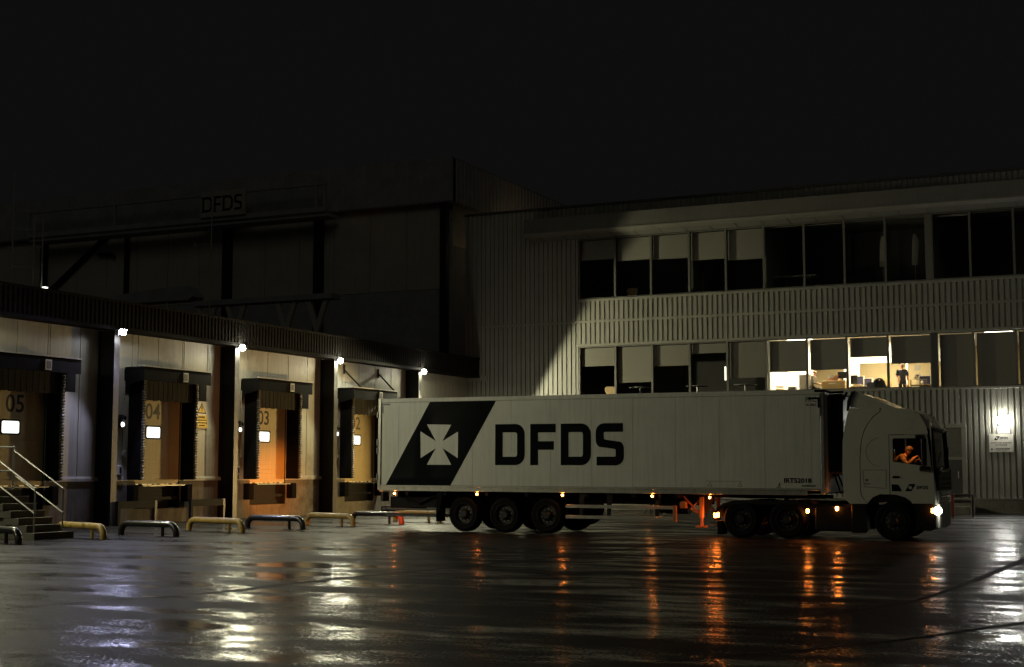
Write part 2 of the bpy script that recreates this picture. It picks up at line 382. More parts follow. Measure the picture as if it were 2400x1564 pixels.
strip('yard_joint', [(-1.0,20.3),(-1.81,18.2),(-2.51,16.53),(-3.0,15.43),(-3.64,14.3),(-4.6,13)], [.12,.1,.08,.07,.05,.03])

# ------------------------------------------------------------------ loading dock building
WX = -32.8; CX = -32.1
COLY = [9.95, 16.8, 23.65, 30.45, 37.23, 43.93, 50.85, 58.15]
BAYS = [23.65, 30.45, 37.23, 43.93, 50.85]
dock = thing('dock_building', (WX, 37.23, 0), 'long low dark loading dock building with numbered doors and black columns', 'building')
# concrete upstand with a recess under each door
m = MB(); y0 = 3.0
for c in BAYS:
    m.box(-33.3, WX, y0, c+1.9, 0, 1.45); m.box(-33.3, WX, c+1.9, c+4.32, 0, .5); y0 = c+4.32
m.box(-33.3, WX, y0, 64.25, 0, 1.45)
m.build('concrete_base', 'concrete', dock)
m = MB(); m.box(-34.0, -33.32, 3, 64.2, 0, 1.3); m.build('base_core', 'steel', dock)
# cladding panels, one object each
joints = sorted(set([3.0] + [round(c + r, 2) for c in COLY for r in (0, 1.6, 2.98, 4.42, 5.8)] + [62.8, 64.25]))
joints = [j for i, j in enumerate(joints) if i == 0 or j - joints[i-1] > .5 or j > 64]
for a, b in zip(joints[:-1], joints[1:]):
    rects = [(a, b, 1.46, 6.55)]
    for c in BAYS:
        d0, d1, e1 = c+1.9, c+4.32, 4.8; out = []
        for (p, q, z0, z1) in rects:
            if q <= d0 or p >= d1: out.append((p, q, z0, z1)); continue
            if p < d0: out.append((p, d0, z0, z1))
            if q > d1: out.append((d1, q, z0, z1))
            out.append((max(p, d0), min(q, d1), e1, z1))
        rects = out
    for (p, q, z0, z1) in rects:
        if q - p < .08: continue
        m = MB(); m.bbox(-32.92, WX + random.uniform(-.003, .003), p+.012, q-.012, z0, z1, .006); m.build('wall_panel', 'panel', dock)
m = MB(); m.box(-33.4, -32.925, 3, 64.2, 4.8, 7.3); m.build('wall_core', 'steel', dock)
# sill strip over the concrete, broken by the doors
y0 = 3.0
for c in BAYS + [61.9]:
    m = MB(); m.prism([(WX-.05, 1.47), (WX+.05, 1.47), (WX+.05, 1.55), (WX+.012, 1.63), (WX-.05, 1.63)], 1, y0, min(c+1.25, 64.2)); y0 = c+4.5; m.build('sill_strip', 'panel', dock)
# fascia: ribbed sheet between two trims, soffit, roof
def rib_sheet(mb, a0, a1, z0, z1, f3, pitch=.25, depth=.045, crest=.13, slope=.02):
    prof = []; a = a0
    while a < a1 - 1e-6:
        for da, h in ((0, 0), (pitch-crest-2*slope, 0), (pitch-crest-slope, 1), (pitch-slope, 1)):
            if a+da < a1: prof.append((a+da, h*depth))
        a += pitch
    prof.append((a1, 0)); n = len(prof)
    mb.add([f3(p, h, z0) for p, h in prof] + [f3(p, h, z1) for p, h in prof], [(i, i+1, i+1+n, i+n) for i in range(n-1)]); return mb
m = MB(); rib_sheet(m, 3, 64.2, 6.62, 7.42, lambda a, h, z: (-32.07+h, a, z), .2, .03, .09, .02); m.build('fascia_sheet', 'fascia', dock)
m = MB(); m.box(-32.11, -32.02, 3, 64.22, 6.5, 6.62); m.build('fascia_trim', 'fascia', dock)
m = MB(); m.box(-32.2, -32.0, 3, 64.22, 7.42, 7.5); m.build('fascia_trim', 'fascia', dock)
m = MB(); m.box(-32.79, -32.12, 3, 64.2, 6.52, 6.56); m.build('soffit', 'fascia', dock)
m = MB(); m.box(-75, -32.22, 3, 64.2, 7.32, 7.46); m.box(-33.4, -32.1, 3, 64.2, 7.3, 7.319); m.build('roof', 'bigdark', dock)
m = MB(); m.box(-32.86, -32.1, 64.2, 64.25, 6.5, 7.5); m.build('fascia_end', 'fascia', dock)
# steel columns
m = MB(); c = COLY[4]
m.box(-32.12, -32.10, c-.13, c+.13, 0, 6.5, 1); m.box(-32.79, -32.121, c-.01, c+.01, 0, 6.5); m.box(-32.795, -32.775, c-.13, c-.011, 0, 6.5); m.box(-32.795, -32.775, c+.011, c+.13, 0, 6.5)  # front flange paler than the web, for the lamp light on it
m.box(-32.78, -32.06, c-.22, c+.22, 0, .02)
col0 = m.build('steel_column', ['steel', 'flange'], dock)
for q in COLY:
    if q != c: copy_tree(col0, dock, (0, q-c, 0))
# one bay: door, shelter, leveller ; then copies
B0 = 37.23; c = B0
def dock_door(c):
    d = MB(); d.box(-32.93, -32.87, c+1.9, c+4.32, 1.36, 4.8); dd = d.build('dock_door', 'door', dock)
    zs = [1.37, 1.54, 1.71, 1.88, 2.05, 2.22, 2.76, 3.5, 4.24, 4.79]
    for a, b in zip(zs[:-1], zs[1:]):
        s = MB()
        if a < 3.0 < b:
            s.bbox(-32.869, -32.85, c+1.92, c+2.46, a, b-.008, .004); s.bbox(-32.869, -32.85, c+3.25, c+4.3, a, b-.008, .004)
            s.box(-32.869, -32.85, c+2.461, c+3.249, a, 2.95); s.box(-32.869, -32.85, c+2.461, c+3.249, 3.38, b-.008)
        else: s.bbox(-32.869, -32.85, c+1.92, c+4.3, a, b-.008, .004)
        s.build('door_section', 'door', dd)
    def rr(y0, y1, z0, z1, r): return arc(y1-r, z0+r, r, -90, 0, 3) + arc(y1-r, z1-r, r, 0, 90, 3) + arc(y0+r, z1-r, r, 90, 180, 3) + arc(y0+r, z0+r, r, 180, 270, 3)
    s = MB(); s.fill([rr(c+2.44, c+3.27, 2.925, 3.405, .08), rr(c+2.49, c+3.22, 2.975, 3.355, .06)], lambda a, b: (-32.835, a, b)); s.fill([rr(c+2.44, c+3.27, 2.925, 3.405, .08), rr(c+2.49, c+3.22, 2.975, 3.355, .06)], lambda a, b: (-32.848, a, b)); s.build('window_rim', 'rubber', dd)
    s = MB(); s.fill([rr(c+2.485, c+3.225, 2.97, 3.36, .06)], lambda a, b: (-32.843, a, b)); s.build('window_pane', 'pane_lit', dd)
    s = MB(); s.box(-32.89, -32.82, c+4.31, c+4.35, 1.4, 4.79); s.build('door_track', 'galv', dd)
    s = MB(); 
    for k in range(7):
        y = c+2.0+.33*k; s.box(-32.86, -32.853, y, y+random.choice([.12, .2, .28]), 1.335, 1.362)
    s.build('gap_glow', mat('light under the door', (.8, .6, .3), .4, emit=(1, .72, .3), estr=.4), dd)  # glowing strips stand in for light leaking under the door
    return dd
def number(dd, c, txt, mt):
    s = MB(); text_mb(s, txt, .78, lambda a, b: (-32.846, c+2.40+a, 3.64+b), weight=.012, xs=1.06); s.build('door_number', mt, dd)
door0 = dock_door(c)
def dock_shelter(c):
    k = MB(); k.prism([(-32.79, 1.5), (-32.2, 1.5), (-32.2, 4.95), (-32.5, 5.28), (-32.79, 5.28)], 1, c+1.46, c+1.52); sh = k.build('dock_shelter', 'rubber', dock)
    k = MB(); k.box(-32.79, -32.2, c+4.34, c+4.40, 1.5, 5.1); k.build('side_curtain', 'rubber', sh)
    k = MB(); k.bbox(-32.79, -31.97, c+1.2, c+4.97, 5.27, 5.37, .02); k.box(-32.0, -31.97, c+1.22, c+4.95, 4.9, 5.27); k.prism([(-32.79, 4.4), (-32.6, 4.75), (-31.99, 4.9), (-31.99, 5.27), (-32.79, 5.27)], 1, c+1.2, c+1.23); k.build('canopy', 'rubber', sh)
    k = MB(); k.box(-32.02, -31.955, c+1.19, c+4.98, 5.372, 5.41)
    for i in range(13): k.box(-31.954, -31.948, c+1.35+.28*i, c+1.37+.28*i, 5.375, 5.405)
    k.build('canopy_edge', 'white', sh)
    k = MB(); k.box(-32.1, -32.07, c+4.40, c+4.82, 4.32, 5.0); k.build('corner_flap', 'rubber', sh)
    k = MB(); n = 22                                     # ribbed header curtain, slightly wavy
    for i in range(n):
        y = c+1.53 + 2.8*i/n; k.box(-32.32, -32.3 + .008*(i % 2), y, y+2.8/n, 4.25 + .012*math.sin(i*2.1), 5.25)
    k.build('header_curtain', 'curtain', sh)
    k = MB()
    for yy in (c+1.49, c+4.36):
        z = 1.52
        while z < 4.85:
            h = .095; w = .07 + random.uniform(-.012, .012); o = random.uniform(-.01, .015)
            k.bbox(-32.21, -32.11 + o, yy-w, yy+w, z, z+h*.9, .025); z += h
    k.build('rubber_lips', 'tuft', sh, kind='stuff')
    k = MB(); k.box(-31.968, -31.955, c+3.35, c+3.62, 4.95, 5.28); k.box(-31.954, -31.95, c+3.39, c+3.58, 5.0, 5.23, 1); k.build('type_plate', ['white', 'inkgrey'], sh)
    return sh
shel0 = dock_shelter(c)
def leveller(c):
    k = MB(); k.box(-33.1, -32.5, c+1.98, c+4.24, 1.285, 1.33); lv = k.build('dock_leveller', 'galv', dock)
    k = MB(); k.box(-33.05, WX+.004, c+4.285, c+4.318, .505, 1.33); k.box(-33.2, -33.05, c+1.92, c+4.28, .52, 1.28); k.box(-33.05, -32.85, c+1.95, c+4.27, .8, .9); k.build('leveller_frame_and_liner', 'steel', lv)  # thin side box is an added dark sheet keeping the pit black
    for a in (c+1.45, c+4.38):
        k = MB(); k.bbox(-32.79, -32.5, a, a+.32, .72, 1.34, .03); k.build('bumper', 'rubber', lv)
    return lv
lev0 = leveller(c)
for q, t, mt in ((23.65, '06', 'numb'), (30.45, '05', 'numb'), (43.93, '03', 'numb'), (50.85, '02', 'numb2')):
    dd = copy_tree(door0, dock, (0, q-B0, 0)); dd['label'] = 'dock door painted with number ' + t
    # the copy sits at an offset: write the number in its frame
    BASE[dd.name] = Vector((WX, B0, 0)) + Vector((0, q-B0, 0)); number(dd, q + (.22 if t == '05' else 0), t, mt)
    copy_tree(shel0, dock, (0, q-B0, 0)); copy_tree(lev0, dock, (0, q-B0, 0))
door0['label'] = 'dock door painted with faded number 04'; number(door0, B0, '04', 'numb2')
# stay rods over door 02
for y in (52.55, 55.45):
    m = MB(); m.tube([(-32.78, y, 6.2), (-32.0, y+.15, 5.4)], .035, 8); m.box(-32.79, -32.74, y-.04, y+.04, 6.0, 6.4); m.build('stay_rod', 'steel', dock)
# conduits and switch boxes on the wall beside each shelter
for c in (37.23, 43.93, 50.85):
    m = MB(); y = c+1.2
    m.tube([(-32.76, y, 4.9), (-32.76, y, 3.55)], .018, 6); m.tube([(-32.75, y+.02, 3.5), (-32.75, y+.02, 2.5)], .03, 8)
    m.bbox(-32.79, -32.71, y-.06, y+.08, 3.48, 3.62, .01); m.bbox(-32.79, -32.70, y-.06, y+.1, 2.34, 2.5, .01); m.build('conduit', 'panel', dock)
    m = MB(); m.bbox(-32.79, -32.69, c+.92, c+1.10, 1.68, 2.0, .015); m.box(-32.689, -32.685, c+.96, c+1.06, 1.74, 1.94, 1); m.build('switch_box', ['white', 'blackp'], dock)

# ------------------------------------------------------------------ office building
OY = 64.3
off = thing('office_building', (-26.6, OY, 0), 'three storey ribbed metal office building with long window bands, some lit', 'building')
X0, X1 = -32.86, 3.0; XW = -26.62
cl = lambda a, h, z: (a, OY-h, z)
def clad(x0, x1, z0, z1, ph=0):
    m = MB(); rib_sheet(m, x0, x1, z0, z1, cl, .247, .055, .145, .018); return m.build('ribbed_cladding', 'clad', off)
clad(-32.7, XW-.12, .62, 9.02); clad(-32.7, XW-.12, 9.14, 14.8)
clad(XW-.12, X1, 9.16, 10.08); clad(XW-.12, X1, 8.0, 9.04); clad(XW-.12, X1, .62, 5.36); clad(XW-.12, X1, 14.2, 14.8)
def trim(x0, x1, z0, z1, d=.075, mt='trim', y1=None):
    m = MB(); m.bbox(x0, x1, OY-d, y1 or OY+.1, z0, z1, .008); return m.build('trim', mt, off)
trim(-32.72, XW-.12, 9.02, 9.14, .06); trim(XW-.12, X1, 9.04, 9.16, .08); trim(XW-.12, X1, 7.88, 8.0, .12); trim(XW-.12, X1, 10.08, 10.2, .12)
trim(XW-.12, X1, 5.36, 5.46, .1); trim(-32.86, -32.7, .62, 14.8, .08); trim(-32.9, X1, 14.8, 14.92, .12, 'dtrim')
trim(XW-.12, XW, 5.46, 7.88, .07); trim(XW-.12, XW, 10.2, 13.2, .07)
# corner block under the dock fascia
m = MB(); m.box(-32.68, -31.6, OY-.09, OY-.06, 6.35, 6.62); m.build('corner_flashing', 'clad', off)
m = MB(); m.box(X0, X1, OY+.1, OY+12, 14.3, 14.5); m.build('roof', 'bigdark', off)
m = MB(); m.box(X0, X0+.2, OY+.1, OY+12, 0, 14.3); m.build('side_wall', 'clad', off)
m = MB(); m.box(X0+.2, X1, OY+.102, OY+.2, .0, 5.4); m.box(X0+.2, XW-.1, OY+.102, OY+.2, 5.4, 14.3); m.box(XW-.1, X1, OY+.102, OY+.2, 7.95, 10.15); m.box(XW-.1, X1, OY+.102, OY+.2, 13.25, 14.3); m.build('wall_core', 'room', off)
# projecting eave over the top windows
ex = -29.1
m = MB(); m.prism([(OY-1.15, 13.42), (OY-1.05, 14.2), (OY+.05, 14.2), (OY+.05, 13.2), (OY-.9, 13.3)], 0, ex, X1)
m.build('eave', 'eave', off)
m = MB()
x = ex+.7
while x < X1: m.prism([(OY-.88, 13.287), (OY-.06, 13.193), (OY-.06, 13.205), (OY-.88, 13.3)], 0, x, x+.025); x += 1.24
m.build('soffit_joints', 'dtrim', off)
m = MB(); m.box(ex-.02, X1, OY-1.17, OY-1.06, 13.40, 13.47); m.build('eave_trim', 'trim', off)
# plinth and ramp wall
m = MB(); m.box(X0, X1, OY-.1, OY+.05, 0, .60); m.build('plinth', 'concrete', off)
m = MB(); m.box(X0, X1, OY-.16, OY-.02, .6, .66); m.build('plinth_ledge', 'trim', off)
m = MB(); m.prism([(-31.5, 0), (-17.0, 0), (-17.0, .42), (-18.6, .5), (-24.4, .92), (-31.5, .92)], 1, OY-.62, OY-.42); rw = m.build('ramp_wall', 'concrete')
m = MB(); m.prism([(-31.55, .925), (-24.38, .925), (-18.58, .505), (-17, .425), (-17, .5), (-18.58, .58), (-24.38, 1.0), (-31.55, 1.0)], 1, OY-.68, OY-.36); m.build('coping', 'trim', rw)
solo(rw, 'low sloping concrete ramp wall behind the trailer at the office foot', 'wall')
for ch in kids(rw):
    for v in ch.data.vertices: v.co -= BASE[rw.name]
# windows : frame, pane, blind
LX = [-26.6, -24.71, -22.83, -20.96, -19.12, -17.27, -15.37, -13.55, -11.74, -9.85, -9.62, -8.06, -6.32, -4.6, -2.86, -1.1, .7, 2.5]
UX = [-26.6, -24.70, -22.85, -20.93, -19.13, -17.30, -15.41, -13.57, -11.74, -9.95, -9.70, -8.09, -6.27, -4.6, -2.86, -1.1, .7, 2.5]
LB = [6.93, 6.09, 6.83, 7.37, 6.16, 6.38, 6.42, 6.94, 6.59, None, 5.52, 5.52, 5.52, 5.52, 5.52, 5.52, 5.52]
UB = [12.18, 12.04, 11.99, 11.83, 11.72, 13.12, 13.1, 13.12, 13.12, None, 13.05, 13.12, 13.1, 13.12, 13.12, 13.12, 13.1]
def window(x0, x1, z0, z1, zb, lit):
    w = .05; d0, d1 = OY-.05, OY+.07
    m = MB(); m.box(x0, x0+w, d0, d1, z0, z1); m.box(x1-w, x1, d0, d1, z0, z1); m.box(x0+w, x1-w, d0, d1, z0, z0+w); m.box(x0+w, x1-w, d0, d1, z1-w, z1)
    f = m.build('window', 'frame', off)
    tl = .032 if x0 < -26 and z0 < 6 else random.uniform(-.004, .004)
    m = MB(); m.add([(x0+w, OY+.015, z0+w), (x1-w, OY+.015, z0+w), (x1-w, OY+.015+tl, z1-w), (x0+w, OY+.015+tl, z1-w)], [(0, 1, 2, 3)]); m.build('pane', 'glass', f, recalc=False)
    if zb:
        g0 = .11 if lit else .06
        m = MB(); m.box(x0+g0, x1-.07, OY+.16, OY+.166, zb, z1-.075); m.box(x0+g0, x1-.07, OY+.15, OY+.176, zb-.025, zb); m.build('blind', 'blind', f)
for i in range(len(LX)-1):
    if LB[i] is None:
        m = MB(); m.box(LX[i], LX[i+1], OY-.06, OY+.3, 5.46, 7.88); m.build('pillar', 'dtrim', off); continue
    window(LX[i], LX[i+1], 5.47, 7.87, LB[i], i > 4)
for i in range(len(UX)-1):
    if UB[i] is None:
        m = MB(); m.box(UX[i], UX[i+1], OY-.06, OY+.3, 10.2, 13.2); m.build('pillar', 'frame', off); continue
    window(UX[i], UX[i+1], 10.21, 13.19, UB[i], False)
# rooms behind the glass
fz, cz = 4.95, 7.93
m = MB(); m.box(X0+.3, X1, OY+.22, OY+11, fz-.1, fz); m.build('floor', 'carpet', off)
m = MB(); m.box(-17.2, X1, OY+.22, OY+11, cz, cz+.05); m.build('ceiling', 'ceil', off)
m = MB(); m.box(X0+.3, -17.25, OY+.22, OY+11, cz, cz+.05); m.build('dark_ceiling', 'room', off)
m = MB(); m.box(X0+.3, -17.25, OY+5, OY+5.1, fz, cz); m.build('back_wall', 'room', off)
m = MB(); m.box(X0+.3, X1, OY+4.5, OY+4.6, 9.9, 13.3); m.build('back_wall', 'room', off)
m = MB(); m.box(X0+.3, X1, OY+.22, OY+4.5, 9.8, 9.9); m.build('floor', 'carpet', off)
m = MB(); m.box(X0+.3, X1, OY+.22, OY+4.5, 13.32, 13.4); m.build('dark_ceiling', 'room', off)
m = MB(); m.box(-17.24, -17.16, OY+.22, OY+11, fz, cz); m.build('partition_wall', 'roomw', off)
for x in (-9.78, -17.35, -20.9): m = MB(); m.box(x-.06, x+.06, OY+.31, OY+4.5, 9.9, 13.32); m.build('partition_wall', 'trim' if x > -18 else 'room', off)
yw = 67.5
m = MB(); m.box(-17.15, -15.84, yw, yw+.1, fz, cz); m.box(-15.84, -14.40, yw, yw+.1, 7.0, cz); m.box(-14.40, -13.66, yw, yw+.1, fz, cz); m.box(-13.66, -9.0, yw, yw+.1, 6.86, cz)
m.box(-11.52, -11.42, yw-.02, yw+.12, fz, 6.86); m.build('inner_wall', 'roomw', off)
m = MB(); m.box(-17.15, X1, 73, 73.1, fz, cz); m.build('far_wall', 'roomt', off)
m = MB(); m.box(X1, X1+.1, OY+.2, OY+11, 0, 14.3); m.build('side_wall', 'clad', off)
for x, y in ((-15.9, 65.15), (-12.4, 70.0), (-13.6, 71.5), (-7.1, 64.95), (-3.2, 65.1)):
    m = MB(); m.bbox(x-.62, x+.62, y-.13, y+.13, cz-.055, cz-.012, .01, 0); m.box(x-.58, x+.58, y-.1, y+.1, cz-.062, cz-.056, 1); m.build('ceiling_tube', ['white', 'tube'], off)
for x, y, e in ((-15.9, 66.0, 330), (-12.4, 66.2, 300), (-13.2, 70.5, 420), (-7.2, 66.0, 150), (-2.5, 66, 130)):
    l = light('ceiling_light', 'AREA', (x, y, cz-.07), e, (1, .86, .56), off, (0, 0, -1), shape='RECTANGLE', size=1.6, size_y=.5)
# lit doorway slit deep in the fourth dark bay
m = MB(); m.box(-19.66, -19.5, 65.6, 65.62, 6.12, 6.78); m.build('lit_slit', mat('lit corridor', (.8, .8, .7), .5, emit=(1, .95, .7), estr=1.6), off)
# entrance door
m = MB(); m.bbox(-10.0, -8.48, OY-.11, OY+.08, 3.68, 3.88, .01); m.box(-8.68, -8.48, OY-.11, OY+.08, .62, 3.68); m.box(-10.0, -9.85, OY-.11, OY+.08, .62, 3.68); ed = m.build('entrance_door', 'trim', off)
m = MB(); m.box(-9.84, -8.69, OY-.075, OY-.058, .66, 2.3); m.build('door_leaf', 'dtrim', ed)
m = MB(); m.box(-9.84, -8.69, OY-.07, OY-.06, 2.42, 3.66); m.build('door_glass', 'frame', ed)
m = MB(); m.box(-9.84, -8.69, OY-.09, OY-.06, 2.3, 2.42); m.cyl((-8.85, OY-.12, 1.5), (-8.85, OY-.12, 1.8), .02, 8); m.build('door_rail', 'trim', ed)
m = MB(); m.box(-10.3, -8.2, OY-1.1, OY-.165, 0, .3); m.build('door_step', 'concrete', off)

# ------------------------------------------------------------------ cold store far behind
BY = 74.0; bx = -38.9
big = thing('cold_store', (bx, BY, 0), 'tall dark windowless cold store rising behind the loading dock roof', 'building')
m = MB(); rib_sheet(m, -105, bx, 17.72, 20.3, lambda a, h, z: (a, BY-.55-h, z), .5, .05, .28, .03); m.build('upper_cladding', 'bigdark', big)
m = MB(); rib_sheet(m, BY-.55, 112, 17.72, 20.3, lambda a, h, z: (bx+.35+h, a, z), .5, .05, .28, .03); m.build('upper_cladding', 'bigdark', big)
m = MB(); m.box(bx-.1, bx+.40, BY-.62, BY-.05, 17.72, 20.3); m.build('corner_trim', 'bigdark', big)
m = MB(); m.box(-105, bx+.35, BY-.55, 112, 20.3, 20.42); m.box(-105, bx+.33, BY-.53, 112, 17.66, 17.72); m.build('roof', 'bigdark', big)
xs = [-105, -97, -89, -81, -75, -70.0] + [-70 + 2.56*i for i in range(1, 12)]
xs = [x for x in xs if x < bx-1.2] + [bx-.45]
for a, b in zip(xs[:-1], xs[1:]):
    m = MB(); m.box(a+.02, b-.02, BY, BY+.2, 12.6, 17.66); m.build('wall_panel', 'bigclad', big)
m = MB(); m.box(-105, bx-.1, BY+.21, BY+.3, 0, 17.6); m.box(-105, bx-.1, BY+.02, BY+.2, 0, 12.58); m.build('lower_wall', 'bigdark', big)
ys = [BY+.35+2.9*i for i in range(13)]
for a, b in zip(ys[:-1], ys[1:]):
    m = MB(); m.box(bx-.2, bx, a+.02, b-.02, 15.2, 17.66); m.build('wall_panel', 'panel', big)
m = MB(); m.box(bx-.21, bx-.02, BY+.3, 112, 0, 15.18); m.build('lower_wall', 'bigdark', big)
for x, w in ((-70.2, .35), (-63, .16), (-54.85, .55), (-47.95, .55), (bx-.25, .4)):
    m = MB(); m.box(x-w/2, x+w/2, BY-.4, BY-.02, 7, 17.66); m.build('column', 'steel', big)
m = MB(); m.tube([(-69.6, BY-.25, 14.0), (-64.6, BY-.25, 17.6)], .18, 6); m.build('diagonal_brace', 'steel', big)
m = MB(); m.tube([(-65.4, BY-.3, 16.3), (-64.3, BY-.3, 16.25), (-64.0, BY-.3, 16.05)], .12, 6); m.build('roof_pipe', 'steel', big)
m = MB(); m.tube([(-70.15, BY-.45, 7.4), (-70.15, BY-.45, 17.6)], .06, 6); m.build('downpipe', 'trim', big)
# ================================================================== SEMI-TRAILER
TY = 38.0; TX0, TX1 = -22.45, -8.66; TW = 2.55
tr = thing('semi_trailer', (TX0, TY, 0), 'long white box trailer with black flag logo and black lettering on its side', 'trailer')
m = MB(); m.bbox(TX0+.02, TX1-.02, TY+.04, TY+TW-.04, 1.22, 3.97, .03); m.build('box_core', 'chassis', tr)
js = [TX0+.13, TX0+.72] + [TX0+.72+1.27*i for i in range(1, 11)] + [TX1-.13]
for a, b in zip(js[:-1], js[1:]):
    m = MB(); m.box(a+.004, b-.004, TY, TY+.045, 1.36, 3.87); m.build('side_panel', 'trailer', tr)
m = MB(); m.bbox(TX0+.11, TX1-.11, TY+TW-.045, TY+TW, 1.36, 3.87, .004); m.build('side_panel', 'trailer', tr, label='far side panel of the trailer')
m = MB(); m.box(TX0+.1, TX1-.1, TY+.02, TY+TW-.02, 3.965, 3.99); m.build('roof', 'trailer', tr)
m = MB(); m.bbox(TX0+.1, TX1-.1, TY-.015, TY+.045, 3.875, 4.0, .012); m.build('top_rail', 'trailer', tr)
m = MB(); m.bbox(TX0+.1, TX1-.14, TY-.02, TY+.045, 1.30, 1.355, .008); m.box(TX0+.1, TX1-.5, TY-.005, TY+.045, 1.245, 1.30); m.bbox(TX0+.1, TX1-.5, TY-.02, TY+.045, 1.18, 1.245, .008)
m.build('bottom_rail', 'alu', tr)
m = MB()
x = TX0+.5
while x < TX1-.6: m.box(x, x+.03, TY-.012, TY-.004, 1.26, 1.285); x += .42
m.build('rail_rivets', 'bolt', tr)
m = MB(); m.bbox(TX0, TX0+.11, TY-.02, TY+.1, 1.2, 4.01, .015); m.bbox(TX0, TX0+.11, TY+TW-.1, TY+TW+.02, 1.2, 4.01, .015); m.bbox(TX0, TX0+.11, TY+.1, TY+TW-.1, 3.88, 4.01, .01); m.bbox(TX0, TX0+.11, TY+.1, TY+TW-.1, 1.15, 1.3, .01); m.build('rear_frame', 'alu', tr)
for a, b in ((TY+.1, TY+TW/2-.005), (TY+TW/2+.005, TY+TW-.1)):
    m = MB(); m.box(TX0-.03, TX0-.001, a, b, 1.31, 3.87); dd = m.build('rear_door', 'trailer', tr)
    m = MB(); m.tube([(TX0-.05, (a+b)/2+.2, 1.35), (TX0-.05, (a+b)/2+.2, 3.85)], .018, 6); m.build('lock_rod', 'galv', dd)
for z in (1.5, 2.3, 2.55, 3.4):
    m = MB(); m.bbox(TX0-.035, TX0+.02, TY-.045, TY-.018, z, z+.2, .008); m.build('hinge', 'galv', tr)
for a in (TY-.02, TY+TW-.1): m = MB(); m.bbox(TX1-.13, TX1, a, a+.12, 1.2, 4.0, .03); m.build('front_post', 'alu', tr)
m = MB(); m.box(TX1-.02, TX1, TY+.1, TY+TW-.1, 1.25, 3.97); m.build('front_wall', 'trailer', tr)
m = MB(); m.bbox(TX1+.001, TX1+.42, TY+.3, TY+TW-.3, 1.75, 3.9, .06); fr = m.build('fridge_unit', 'cabdark', tr)
for i in range(9): m = MB(); m.box(TX1+.421, TX1+.432, TY+.45, TY+TW-.45, 2.0+.14*i, 2.06+.14*i); m.build('louvre', 'greyp', fr)
m = MB(); m.tube([(TX1-.1, TY+.02, 3.9), (TX1-.1, TY-.03, 3.9), (TX1-.1, TY-.03, 3.3), (TX1-.1, TY+.02, 3.3)], .012, 6); m.build('grab_rail', 'chrome', tr)
for z in (3.86, 1.42):
    m = MB(); m.ball((TX1+.05, TY+.05, z), .03, 8, 6); m.build('fitting', 'chrome', tr)
m = MB()                                                # corner bump stops and gap hoses
m.tube([(TX1-.25, TY-.03, 3.97), (TX1+.02, TY-.03, 3.97), (TX1+.15, TY+.2, 3.93), (TX1+.45, TY+.3, 3.95)], .03, 8); m.tube([(TX1+.05, TY+.4, 3.85), (TX1+.2, TY+.45, 3.72), (TX1+.42, TY+.5, 3.76), (TX1+.5, TY+.5, 3.95)], .035, 8); m.build('roof_hose', 'rubber', tr)
# printed marks on the side
f = lambda a, b: (a, TY-.004, b)
f2 = lambda a, b: (a, TY-.007, b)
md, ml = MB(), MB(); logo(md, ml, -22.2, 1.285, 1.0, f, f2); lg = md.build('flag_logo', 'ink', tr); ml.build('cross_mark', 'trailer', lg)
for lp in (letter_D(-18.44, -17.48, 1.97, 3.175, .245, .30), letter_F(-17.30, -16.49, 1.97, 3.17, .25), letter_D(-16.33, -15.39, 1.97, 3.17, .245, .30), letter_S(-15.24, -14.38, 1.965, 3.17, .25)):
    m = MB(); m.fill(lp, f); m.build('letter', 'ink', tr)
m = MB(); text_mb(m, 'IRT52018', .17, lambda a, b: (-9.79+a, TY-.004, 1.515+b), weight=.006, xs=1.12); text_mb(m, 'POWERPLAST', .062, lambda a, b: (-9.30+a, TY-.004, 1.41+b), weight=.002); m.build('fleet_number', 'ink', tr)
m = MB(); text_mb(m, 'FRC', .19, lambda a, b: (-9.17+a, TY-.004, 3.68+b), xs=.9); text_mb(m, '10-2021', .092, lambda a, b: (-9.17+a, TY-.004, 3.57+b), weight=.001, xs=.95); m.build('certificate_mark', 'ink', tr)
m = MB(); m.fill([[(-9.1, 3.80), (-8.78, 3.80), (-8.78, 3.52), (-8.84, 3.52), (-8.84, 3.75), (-9.1, 3.75)]], f); m.build('conspicuity_corner', 'ink', tr)
m = MB(); m.fill([[(TX0+.14, 3.80), (TX0+.42, 3.80), (TX0+.42, 3.84), (TX0+.14, 3.84)]], f); m.fill([[(TX0+.14, 3.55), (TX0+.18, 3.55), (TX0+.18, 3.77), (TX0+.14, 3.77)]], f); m.build('conspicuity_corner', mat('blue tape', (.06, .06, .12), .4), tr)
m = MB()
m.fill([[(-11.95, 1.535), (-10.95, 1.535), (-10.95, 1.547), (-11.95, 1.547)]], f)
for x in (-11.86, -11.0):
    m.fill([[(x-.07, 1.40), (x+.07, 1.40), (x, 1.52)], [(x-.045, 1.412), (x+.045, 1.412), (x, 1.495)]], f)
m.build('lifting_mark', 'inkred', tr)
m = MB(); m.fill([[(-10.0, 1.38), (-9.86, 1.38), (-9.86, 1.40), (-10.0, 1.40)]], f); m.fill([[(-9.95, 1.41), (-9.9, 1.41), (-9.88, 1.5), (-9.91, 1.52)]], f); m.build('tie_down_mark', 'inkgrey', tr)
